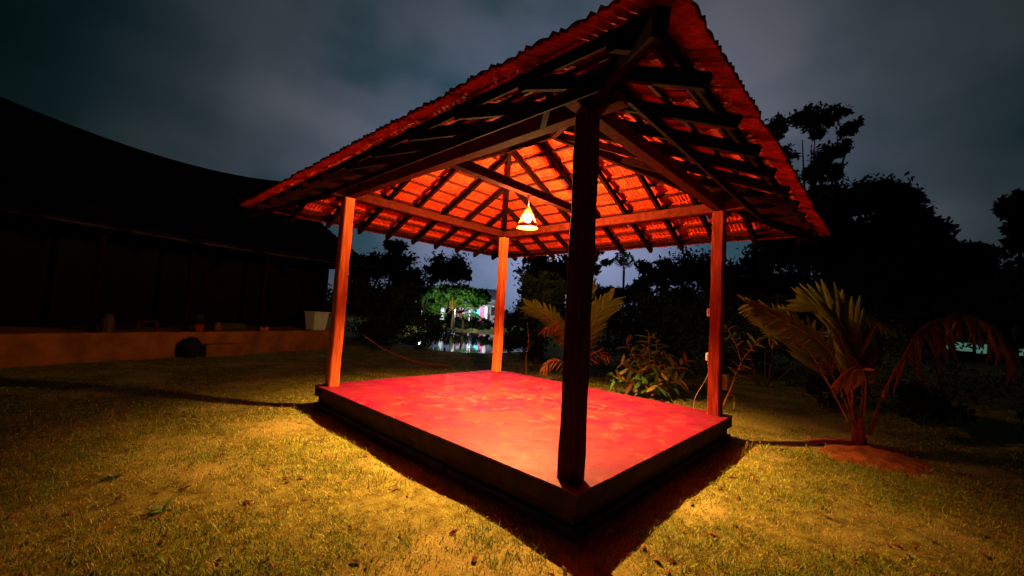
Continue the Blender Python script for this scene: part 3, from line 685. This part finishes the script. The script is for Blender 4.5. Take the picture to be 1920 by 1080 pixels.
bm = bmesh.new(); tube(bm, [(0, 0, -.1), (.01, 0, .12), (0, .01, .3), (0, 0, .42)], [.10, .085, .07, .05], 9); bm_obj('trunk', bm, 'palm_stem', palm)
k = 129
frond(palm, pr, k, [(0, 25, 0), (12, 110, .05), (4, 185, .15), (-16, 240, .3), (-40, 256, .4)], 44, .92, -.05, 'leaf_palm', 0, .36, .022, ang=.55, wid=1.25)
frond(palm, pr, k, [(3, 25, .1), (16, 120, .3), (28, 195, .5), (48, 250, .7)], 40, .78, -.05, 'leaf_palm', 0, .40, .02, ang=.5, wid=1.25, join=True)
frond(palm, pr, k, [(-4, 35, 0), (-60, 165, -.1), (-145, 222, -.1), (-218, 252, -.1)], 34, .36, .15, 'leaf_palm', 1, .42, .018)
frond(palm, pr, k, [(12, 25, -.05), (38, 110, -.1), (78, 185, -.1), (120, 228, 0), (190, 258, 0), (262, 240, .1), (312, 185, .1)], 34, 1.0, 1.8, 'leaf_dry', 1, .34, .03, wid=.95)
frond(palm, pr, k, [(-2, 60, -.1), (-12, 128, -.2), (-42, 150, -.3), (-80, 128, -.4)], 12, .38, .9, 'leaf_dry', 1, .4, .014, wid=.9)
frond(palm, pr, k, [(6, 40, .1), (45, 180, .6), (100, 240, 1.2), (190, 262, 1.6), (290, 235, 1.8)], 40, .75, .7, 'leaf_palm', 1, .35, .018, join=True)
frond(palm, pr, k, [(-6, 25, 0), (-32, 95, 0), (-64, 150, 0)], 4, .25, .2, 'leaf_dry', 1, .8, .016, wid=.6)
frond(palm, pr, k, [(2, 40, .2), (-16, 150, .7), (-36, 195, 1.0), (-60, 228, 1.3)], 34, .75, .0, 'leaf_palm', 0, .38, .016, wid=1.25, join=True)
pm = (6.0, 4.1)
palm2 = thing('young_palm', 'young palm with fan-like fronds showing on both sides of the front column', 'palm', (pm[0], pm[1], G))
bm = bmesh.new(); tube(bm, [(0, 0, -.1), (0, 0, .15), (0, 0, .35)], [.09, .07, .05], 8); bm_obj('trunk', bm, 'palm_stem', palm2)
k = 73
frond(palm2, pm, k, [(0, 10, 0), (12, 60, 0), (34, 120, .1), (66, 160, .2)], 40, .75, .05, 'leaf_palm', 0, .3, .018, ang=.7, wid=1.5)
frond(palm2, pm, k, [(0, 10, 0), (8, 80, .2), (14, 140, .4), (24, 182, .5)], 32, .7, .0, 'leaf_palm', 0, .4, .016, ang=.6, wid=1.5)
frond(palm2, pm, k, [(0, 10, 0), (-20, 70, 0), (-50, 118, 0), (-92, 138, 0)], 36, .55, .1, 'leaf_palm', 0, .35, .018, wid=1.3)
frond(palm2, pm, k, [(0, 15, -.1), (-14, 80, -.3), (-34, 112, -.4), (-64, 98, -.5)], 10, .45, .7, 'leaf_dry', 1, .4, .012, wid=.8)
frond(palm2, pm, k, [(0, 15, -.1), (14, 45, -.3), (34, 62, -.4), (52, 56, -.5)], 7, .4, .5, 'leaf_dry', 1, .4, .01, wid=.8)
frond(palm2, pm, k, [(0, 5, -.1), (-18, 36, -.3), (-44, 44, -.4), (-62, 28, -.5)], 7, .4, .6, 'leaf_dry', 1, .4, .01, wid=.8)
# palm by the pond, lit by the far lamp, and slim areca on the skyline
pz = (20.3, 27.2)
palm3 = thing('pond_palm', 'pale lamp-lit palm with spraying fronds in front of the far stall', 'palm', (pz[0], pz[1], G+.1))
bm = bmesh.new(); tube(bm, [(0, 0, -.2), (.1, 0, 1.0), (.1, .05, 1.7)], [.14, .11, .09], 8); bm_obj('trunk', bm, 'bark', palm3)
for a, b_ in ((-1.6, 2.3), (-1.0, 2.9), (-.2, 3.1), (.7, 2.9), (1.5, 2.4), (1.9, 1.5), (-1.9, 1.4)):
    frond(palm3, pz, 1, [(0, 1.7, 0), (a*.4, b_*.85, .1), (a, b_*.95, .2), (a*1.4, b_*.7, .3)], 12, .6, .5, 'leaf_green', 1, .2, .03, wid=1.5)
ar = (24.6, 12.7)
areca = thing('areca_palm', 'slim dark areca palm silhouetted right of the front column', 'palm', (ar[0], ar[1], G))
bm = bmesh.new(); tube(bm, [(0, 0, -.1), (.05, 0, 3), (0, 0, 5.4)], [.10, .08, .09], 7); bm_obj('trunk', bm, 'bark', areca)
for a, b_ in ((-.9, 6.2), (-.5, 6.7), (.1, 6.9), (.6, 6.6), (.9, 6.1), (-.2, 6.4)):
    frond(areca, ar, 1, [(0, 5.4, 0), (a*.4, (b_+5.6)/2, 0), (a*.8, b_, .1), (a*1.2, b_-.35, .2)], 9, .45, .4, 'leaf_green', 1, .2, .025, wid=1.5)

bm = bmesh.new(); rings = []
for i in range(9):
    rr = .05+.62*i/8; rings.append([bm.verts.new((4.9+1.28*rr*math.cos(a)*(1+.55*noise.noise(Vector((math.cos(a)*1.3, math.sin(a)*1.3, 3)))+.22*noise.noise(Vector((math.cos(a)*5, math.sin(a)*5, 8)))), -1.45+rr*math.sin(a)*(1+.55*noise.noise(Vector((math.cos(a)*1.3, math.sin(a)*1.3, 3)))+.22*noise.noise(Vector((math.cos(a)*5, math.sin(a)*5, 8)))), 0)) for a in np.linspace(0, 2*math.pi, 36, endpoint=False)])
for A2, B2 in zip(rings, rings[1:]):
    for j in range(36): bm.faces.new((A2[j], A2[(j+1) % 36], B2[(j+1) % 36], B2[j]))
bm.faces.new(rings[0])
for v_ in bm.verts:
    q_ = math.hypot((v_.co.x-4.9)/1.28, v_.co.y+1.45)/.67
    v_.co.z = float(gz(v_.co.x, v_.co.y))+.03*(1-q_**3)+(.028*noise.noise(v_.co*9)+.016*noise.noise(v_.co*23))*(1-q_)*1.3
tag(bm_obj('soil_mound', bm, 'soil_red', None, True), 'low mound of bare red soil round the foot of the young palm', kind='structure')
# ------------------------------------------------------------------ croton bush, sapling, stem
LB = {}
for nme, mm, w_, dr in (('bush', 'leaf_bush', .17, .35), ('red', 'leaf_red', .15, .3), ('green', 'leaf_green', .17, .3)): LB[nme] = leaflet_mesh('leaf', mm, w_, dr, 5)
def leafy_stem(root, P, rad, nl, ll, kinds, spread=.9, start=.25):
    C = cat(P, 5); bm = bmesh.new(); tube(bm, C, [rad*(1-.7*i/(len(C)-1)) for i in range(len(C))], 5); st = bm_obj('stem', bm, 'palm_stem', root)
    for i in range(nl):
        u = start+(1-start)*(i+random.random())/nl; j = min(len(C)-2, int(u*(len(C)-1))); p = C[j].lerp(C[j+1], u*(len(C)-1)-j); d = (C[j+1]-C[j]).normalized()
        a = i*2.4+random.uniform(-.3, .3); s = d.cross(Vector((.3, .2, 1))).normalized(); t_ = s.cross(d)
        dirv = (d*.55+(s*math.cos(a)+t_*math.sin(a))*spread+Vector((0, 0, random.uniform(-.2, .15)))).normalized()
        l = ll*random.uniform(.65, 1.15); zax = Vector((random.uniform(-.4, .4), random.uniform(-.4, .4), 1)); xax = dirv.cross(zax).normalized(); zax = xax.cross(dirv)
        mt = Matrix((xax*l, dirv*l, zax*l)).transposed().to_4x4(); mt.translation = p
        o = link('leaf', LB[random.choice(kinds)], None, st); o.matrix_local = mt
bb = (6.15, 2.15)
bush = thing('croton_bush', 'bushy croton with long golden leaves right behind the red floor', 'bush', (bb[0], bb[1], G))
k = 84.
for (a, b_, c_, nl) in [(-58, 62, 0, 20), (-78, 38, -.1, 18), (-35, 50, -.3, 18), (-20, 88, .1, 16), (-10, 122, 0, 24), (-48, 100, .1, 12), (14, 108, .2, 20), (8, 55, -.4, 18), (40, 66, -.1, 18), (66, 74, 0, 20), (46, 40, -.3, 16), (22, 84, 0, 16), (-5, 30, -.5, 14)]:
    e = RTV*(a/k)+Vector((0, 0, b_/k))+FWD*c_
    leafy_stem(bush, [(0, 0, -.02), e*.4+Vector((0, 0, .08)), e], .016, nl, .30, ['bush', 'bush', 'red', 'green'], .85)
sp = (5.9, .68)
sap = thing('leaning_sapling', 'thin leaning sapling with sparse leaves behind the right column', 'sapling', (sp[0], sp[1], G))
k = 110.
leafy_stem(sap, [(0, 0, -.02), RTV*(22/k)+Vector((0, 0, 50/k)), RTV*(45/k)+Vector((0, 0, 110/k)), RTV*(80/k)+Vector((0, 0, 160/k))], .02, 22, .22, ['red', 'bush'], .9, .45)
leafy_stem(sap, [RTV*(45/k)+Vector((0, 0, 110/k)), RTV*(30/k)+Vector((0, 0, 150/k)), RTV*(10/k)+Vector((0, 0, 185/k))], .01, 12, .2, ['red', 'green'], .9, .3)
leafy_stem(sap, [RTV*(62/k)+Vector((0, 0, 135/k)), RTV*(100/k)+Vector((0, 0, 168/k)), RTV*(118/k)+Vector((0, 0, 150/k))], .009, 10, .2, ['red', 'bush'], .9, .3)
leafy_stem(sap, [RTV*(12/k)+Vector((0, 0, 28/k)), RTV*(26/k)+Vector((0, 0, 40/k)), RTV*(34/k)+Vector((0, 0, 22/k))], .008, 3, .15, ['bush'], .7, .5)
st = thing('bare_stem', 'thin bare stem standing behind the platform left of the front column', 'stem', (5.6, 5.35, G))
bm = bmesh.new(); tube(bm, cat([(0, 0, -.03), (-.03, .03, .5), (.0, 0, 1.0), (-.05, .05, 1.5)]), [.016-.0008*i for i in range(13)], 5); bm_obj('stalk', bm, 'palm_stem', st)
bm = bmesh.new(); tube(bm, [(-.02, .02, .7), (.08, -.08, .95)], .006, 4); bm_obj('side_shoot', bm, 'palm_stem', st)

# fallen branch on the lawn behind
fb = thing('fallen_branch', 'fallen reddish branch lying across the lawn behind the pavilion', 'branch', (3.7, 8.9, G))
bm = bmesh.new(); tube(bm, cat([(-.5, .9, .75), (-.25, .5, .5), (.1, 0, .25), (.6, -.75, .06), (1.1, -1.2, .03)]), [.02+.0015*i for i in range(17)], 6); bm_obj('limb', bm, 'palm_stem', fb)
bm = bmesh.new(); tube(bm, [(-.1, .2, .4), (-.5, -.1, .5), (-.8, -.1, .25)], [.014, .01, .006], 4); tube(bm, [(.1, 0, .25), (.2, .6, .45), (.1, .9, .4)], [.014, .01, .006], 4); bm_obj('twigs', bm, 'palm_stem', fb)
# ------------------------------------------------------------------ far stall, houses and lights
S0 = Vector((25.1, 39.0, 0)); Ld = Vector((5.5, -5.8, 0)).normalized(); Lf = Vector((Ld.y, -Ld.x, 0))   # Lf: away... towards camera checked below
if Lf.dot(FWD) > 0: Lf = -Lf
srot = Matrix((Ld, -Lf, Vector((0, 0, 1)))).transposed()
stall = thing('lit_stall', 'brightly lit open stall with pink and cyan cloths across the pond', 'stall', (0, 0, 0))
def sbox(name, x0, x1, d0, d1, z0, z1, material, parent=None, bevel=0):
    bm = bmesh.new(); add_box(bm, S0+Ld*((x0+x1)/2)+Lf*((d0+d1)/2)+Vector((0, 0, (z0+z1)/2)), (x1-x0, abs(d1-d0), z1-z0), srot); return bm_obj(name, bm, material, parent or stall, bevel=bevel)
sbox('floor', 2.6, 8.2, -3, .6, -.5, -.15, 'stone'); sbox('back_wall', 4.0, 8.0, -2.6, -2.45, -.15, 1.95, 'white_paint')
sbox('awning', 3.6, 8.4, -2.9, 1.0, 2.02, 2.10, 'grey_sheet'); sbox('awning', 5.6, 9.0, -2.9, -.5, 2.32, 2.40, 'pink_cloth')
for xx in (2.75, 4.05, 5.7, 7.9): sbox('post', xx-.06, xx+.06, .3, .42, -.15, 2.018, 'white_paint')
sbox('white_pillar', 2.25, 2.6, -.2, .1, -.3, 2.0, 'white_paint'); sbox('white_pillar', 7.5, 7.86, .43, .7, -.15, 2.0, 'white_paint')
sbox('pink_panel', 4.3, 4.95, .44, .50, .15, 1.45, 'pink_cloth'); sbox('pink_panel', 6.9, 7.49, .43, .50, -.1, 1.9, 'pink_cloth')
bm = bmesh.new(); pa = [S0+Ld*a+Lf*.55+Vector((0, 0, b)) for a, b in ((5.85, 1.0), (6.95, 1.75), (6.95, .3))]; pb = [p+Lf*.03 for p in pa]
v6 = [bm.verts.new(p) for p in pa+pb]; bm.faces.new(v6[:3]); bm.faces.new(v6[3:][::-1])
for i in range(3): bm.faces.new((v6[i], v6[(i+1) % 3], v6[3+(i+1) % 3], v6[3+i]))
bm_obj('cyan_cloth', bm, 'cyan_cloth', stall)
sbox('counter', 4.1, 6.6, -.2, .2, -.15, .75, 'stone')
def yard_lamp(label, pos, power, colr, rad=.12, h=None):
    t = thing('yard_lamp', label, 'lamp', (pos[0], pos[1], G)); z = pos[2]-G
    bm = bmesh.new(); tube(bm, [(0, 0, -.1), (0, 0, z-.13)], .03, 6); bm_obj('pole', bm, 'metal', t)
    bm = bmesh.new(); bmesh.ops.create_uvsphere(bm, u_segments=10, v_segments=6, radius=rad, matrix=Matrix.Translation((0, 0, z))); bm_obj('globe', bm, 'white_bulb', t, True)
    ld = bpy.data.lights.new('lamp_light', 'POINT'); ld.energy = power; ld.color = colr; ld.shadow_soft_size = .05
    lo = bpy.data.objects.new('lamp_light', ld); COL.objects.link(lo); lo.parent = t; lo.location = (-FWD.x*.25, -FWD.y*.25, z)
p = S0+Ld*.1+Lf*.5; yard_lamp('bright white yard lamp at the left end of the lit stall', (p.x, p.y, 1.35), 800, (.72, .92, 1))
p = S0+Ld*6.1+Lf*1.9; yard_lamp('white lamp on a pole in front of the stall cloths', (p.x, p.y, 1.85), 420, (.80, .92, 1), .07)
p = Vector((19.3, 25.6, 0)); yard_lamp('white lamp among the green trees left of the stall', (p.x, p.y, 1.3), 420, (.80, 1, .80), .06)
H1 = Vector((38.5, 41.8, 0))
fh = thing('distant_house', 'pale distant house with a grey pitched roof left of the back column', 'house')
def ob(name, org, dr_, x0, x1, d0, d1, z0, z1, material, parent, bevel=0):
    rr = Matrix((dr_, Vector((-dr_.y, dr_.x, 0)), Vector((0, 0, 1)))).transposed(); bm = bmesh.new()
    add_box(bm, org+dr_*((x0+x1)/2)+Vector((-dr_.y, dr_.x, 0))*((d0+d1)/2)+Vector((0, 0, (z0+z1)/2)), (x1-x0, d1-d0, z1-z0), rr); return bm_obj(name, bm, material, parent, bevel=bevel)
D1 = Ld
ob('wall', H1, D1, -1.4, 1.6, 0, 4, -.5, 3.2, 'white_paint', fh)
bm = bmesh.new(); q = lambda a, b, z: bm.verts.new(H1+D1*a+Vector((-D1.y, D1.x, 0))*b+Vector((0, 0, z)))
a1, a2, a3, a4, r1, r2_ = q(-1.8, -.6, 3.2), q(2.0, -.6, 3.2), q(2.0, 4.6, 3.2), q(-1.8, 4.6, 3.2), q(-1.8, 2, 4.9), q(2.0, 2, 4.9)
for fc in ((a1, a2, r2_, r1), (a3, a4, r1, r2_), (a1, r1, a4), (a2, a3, r2_), (a1, a4, a3, a2)): bm.faces.new(fc)
bm_obj('roof', bm, 'grey_sheet', fh)
for xx in (-.9, .5): f_ = ob('window', H1, D1, xx, xx+.9, -.03, -.002, .9, 2.1, 'metal', fh)
p = H1+Lf*5+Ld*1.5; yard_lamp('white lamp standing before the pale distant house', (p.x, p.y, 2.2), 520, (.85, .88, 1), .07)
# lit house panes beyond the young palm
H2 = Vector((44.5, -4.2, 0)); D2 = Vector((4.2, -4.4, 0)).normalized()
lh = thing('lit_house', 'low dark house with greenish lit panes behind the young palm fronds', 'house')
ob('wall', H2, D2, -.5, 8.6, 0, 4, -.6, 3.0, 'house_wall', lh)
ob('roof', H2, D2, -1.0, 9.1, -.8, 4.6, 3.002, 3.3, 'house_roof', lh, .1)
for a0, a1_, z0, z1 in ((.2, .75, .45, 1.25), (.95, 1.25, .5, 1.3), (1.75, 3.2, .45, 1.15), (3.5, 4.5, .35, 1.1), (7.0, 7.8, .35, .9)):
    wf = ob('window', H2, D2, a0-.06, a1_+.06, -.05, -.002, z0-.06, z1+.06, 'metal', lh); ob('pane', H2, D2, a0, a1_, -.062, -.052, z0, z1, 'lit_pane', wf)

# ------------------------------------------------------------------ grass, litter, weeds
def grass():
    Vs = []; Cs = []
    def region(n, sampler, hmul, wmul):
        P = sampler(n)
        x, y = P[:, 0], P[:, 1]
        inside = (x > -.02) & (x < B_+.02) & (y > -.02) & (y < A_+.02)
        hs = (y-11.3-(x+3.7)*.271) > -.05
        hs &= x < 4.2
        keep = ~inside & ~hs & (pond_f(x, y) > 1.05)
        md = np.sqrt((x-4.9)**2*.6+(y+1.45)**2); keep &= (md > .66) | (rng.random(len(x)) < (md/.66)**3*.6)
        cl = np.array([noise.noise(Vector((a*.9, b*.9, 3.)))+.5*noise.noise(Vector((a*3.1, b*3.1, 7.)))+.45*noise.noise(Vector((a*9., b*9., 1.))) for a, b in P])
        keep &= rng.random(len(x)) < np.clip(.70+cl*1.2, .14, 1)
        P = P[keep]; cl = cl[keep]; n = len(P); x, y = P[:, 0], P[:, 1]
        z = gz(x, y)+.012*(np.sqrt((x-4.9)**2*.6+(y+1.45)**2) < .7)-.003
        a = rng.uniform(0, 2*np.pi, n); lean = rng.uniform(.15, 1.25, n); h = hmul*rng.lognormal(0, .38, n)*(1+.35*cl); w = wmul*rng.uniform(.7, 1.3, n)
        base = np.stack([x, y, z], -1); sd = np.stack([-np.sin(a), np.cos(a), np.zeros(n)], -1)
        d = np.stack([np.cos(a)*np.sin(lean), np.sin(a)*np.sin(lean), np.cos(lean)], -1)
        mid = base+d*(h*.55)[:, None]; tip = mid+(d*np.array([1, 1, .55]))*(h*.5)[:, None]
        W = (w[:, None]*sd)
        V = np.stack([base-W, base+W, mid+W*.8, mid-W*.8, tip], 1)
        g = np.array([.30, .41, .025]); s_ = np.array([.72, .62, .12]); br = np.array([.30, .14, .04])
        t = np.clip(rng.random(n)*.7-cl*1.3+.05, 0, 1)[:, None]; c_ = g*(1-t)+s_*t
        bmask = rng.random(n) < .12; c_[bmask] = br
        c_ *= rng.uniform(.35, 1.35, n)[:, None]
        Vs.append(V); Cs.append(c_)
    def polar(rmin, rmax, a0, a1, pwr=1.0):
        def f(n):
            r = rmin+(rmax-rmin)*rng.random(n)**pwr; a = R(43.4)-np.radians(rng.uniform(a0, a1, n)); return np.stack([-2.66+r*np.cos(a), -1.72+r*np.sin(a)], -1)
        return f
    region(330000, polar(2.5, 7.0, -56, 56, .9), .024, .0021)
    region(150000, polar(6.5, 16, -56, 56, .9), .032, .0042)
    region(26000, polar(2.5, 11, -56, 56, .9), .055, .0024)
    V = np.concatenate(Vs); C = np.concatenate(Cs); n = len(V)
    me = bpy.data.meshes.new('grass'); me.vertices.add(n*5); me.vertices.foreach_set('co', V.astype(np.float32).ravel())
    b0 = (np.arange(n)*5)[:, None]
    loops = np.concatenate([b0+np.array([0, 1, 2, 3]), b0+np.array([3, 2, 4])], 1).astype(np.int32)
    me.loops.add(n*7); me.loops.foreach_set('vertex_index', loops.ravel())
    ls = np.stack([np.arange(n)*7, np.arange(n)*7+4], 1).astype(np.int32).ravel()
    me.polygons.add(n*2); me.polygons.foreach_set('loop_start', ls); me.update(calc_edges=True)
    at_ = me.attributes.new('tint', 'FLOAT_COLOR', 'POINT'); col = np.ones((n, 5, 4), np.float32); col[:, :, :3] = C[:, None, :]; at_.data.foreach_set('color', col.ravel())
    me.materials.append(M['grass']); return me
tag(link('grass', grass(), None), 'short dry grass blades covering the lawn around the pavilion', 'grass', kind='stuff')
def litter():
    V = []; F = []
    def leafq(x, y, s):
        a = random.uniform(0, 6.28); z = float(gz(x, y))+.016; d = Vector((math.cos(a), math.sin(a), random.uniform(-.15, .35))); sd = Vector((-math.sin(a), math.cos(a), random.uniform(-.2, .4)))
        p = Vector((x, y, z)); b = len(V)
        V.extend([p-d*s, p-d*s*.2+sd*s*.45, p+d*s*.5+sd*s*.35, p+d*s, p+d*s*.4-sd*s*.4, p-d*s*.3-sd*s*.42, p+Vector((0, 0, s*.25))])
        for i in range(6): F.append((b+i, b+(i+1) % 6, b+6))
    for _ in range(520):
        r = random.uniform(2.7, 8); a = R(43.4)-R(random.uniform(-56, 56)); x, y = -2.66+r*math.cos(a), -1.72+r*math.sin(a)
        if -.05 < x < B_+.05 and -.05 < y < A_+.05: continue
        if random.random() < .5 and x > -1.2: continue
        leafq(x, y, random.uniform(.012, .045))
    return V, F
v, f = litter(); tag(mesh_obj('fallen_leaves', v, f, 'dead_leaf'), 'dead brown leaves scattered over the lawn', 'leaves', kind='stuff')
def weed(label, x, y, n, l):
    t = thing('weed_clump', label, 'weed', (x, y, float(gz(x, y))), 'weeds in the lawn')
    for i in range(n):
        a = random.uniform(0, 6.28); e = random.uniform(.35, 1.2); d = Vector((math.cos(a)*math.cos(e), math.sin(a)*math.cos(e), math.sin(e))); zax = Vector((0, 0, 1)); xax = d.cross(zax).normalized(); zax = xax.cross(d); s = l*random.uniform(.6, 1.2)
        mt = Matrix((xax*s, d*s, zax*s)).transposed().to_4x4(); o = link('leaf', LB['green' if random.random() < .75 else 'bush'], None, t); o.matrix_local = mt
weed('small broad-leaved weed at the bottom left of the lawn', -2.1, 2.35, 9, .09)
weed('dark weed in the far left of the lawn', -2.35, 3.3, 8, .10)
# tufts of tall grass at the foot of the platform
def tuft(label, x, y, n, h):
    V = []; F = []
    for i in range(n):
        a = random.uniform(0, 6.28); px, py = random.gauss(0, .05), random.gauss(0, .05); l = h*random.uniform(.5, 1.2); ln = random.uniform(.2, .9); b = len(V); s = Vector((-math.sin(a), math.cos(a), 0))*.003
        p0 = Vector((px, py, -.01)); p1 = p0+Vector((math.cos(a)*l*.3*ln, math.sin(a)*l*.3*ln, l*.6)); p2 = p1+Vector((math.cos(a)*l*.5*ln, math.sin(a)*l*.5*ln, l*.3))
        V.extend([p0-s, p0+s, p1+s, p1-s, p2]); F.extend([(b, b+1, b+2, b+3), (b+3, b+2, b+4)])
    o = mesh_obj('grass_tuft', V, F, 'leaf_bush'); o.location = (x, y, float(gz(x, y))); tag(o, label, 'grass tuft', 'tall tufts at the platform foot')
for i, (x, y, n, h, lb) in enumerate([(-.62, 1.75, 10, .17, 'tall grass tuft at the platform shadow edge, nearest the front corner'), (-.72, 2.6, 12, .16, 'tall grass tuft midway along the left side of the platform'), (-.7, 3.4, 8, .14, 'tall grass tuft towards the left corner of the platform'), (-.45, 4.7, 14, .2, 'tall grass tuft under the left corner of the platform'), (3.4, -.35, 16, .2, 'tall grass tuft at the right side of the platform'), (2.5, -.6, 8, .16, 'tall grass tuft halfway down the right side shadow')]): tuft(lb, x, y, n, h)
tw = thing('broken_twigs', 'few pale broken twigs by the right corner of the platform', 'twigs', (3.75, -.4, G))
for i in range(7):
    bm = bmesh.new(); a = random.uniform(0, 6.28); p = Vector((random.uniform(-.15, .15), random.uniform(-.12, .1), .01)); tube(bm, [p, p+Vector((math.cos(a)*.08, math.sin(a)*.08, random.uniform(.03, .12))), p+Vector((math.cos(a)*.19, math.sin(a)*.15, random.uniform(.02, .16)))], [.006, .005, .003], 4); bm_obj('twig', bm, 'twig', tw)
# petals and dry leaf bits on the red floor
bm = bmesh.new()
for _ in range(34):
    x, y = random.gauss(2.3, .8), random.gauss(3.0, .7)
    if not (.3 < x < 3.8 and .3 < y < 4.6): continue
    a = random.uniform(0, 6.28); s = random.uniform(.010, .028); p = Vector((x, y, .004)); d = Vector((math.cos(a), math.sin(a), 0))*s; e = Vector((-math.sin(a), math.cos(a), 0))*s*.5
    vs = [bm.verts.new(p-d), bm.verts.new(p+e+Vector((0, 0, .004))), bm.verts.new(p+d+Vector((0, 0, .006))), bm.verts.new(p-e+Vector((0, 0, .003)))]; bm.faces.new(vs)
tag(bm_obj('petals', bm, 'dead_leaf'), 'small petals and leaf bits scattered on the red floor', 'petals', kind='stuff')
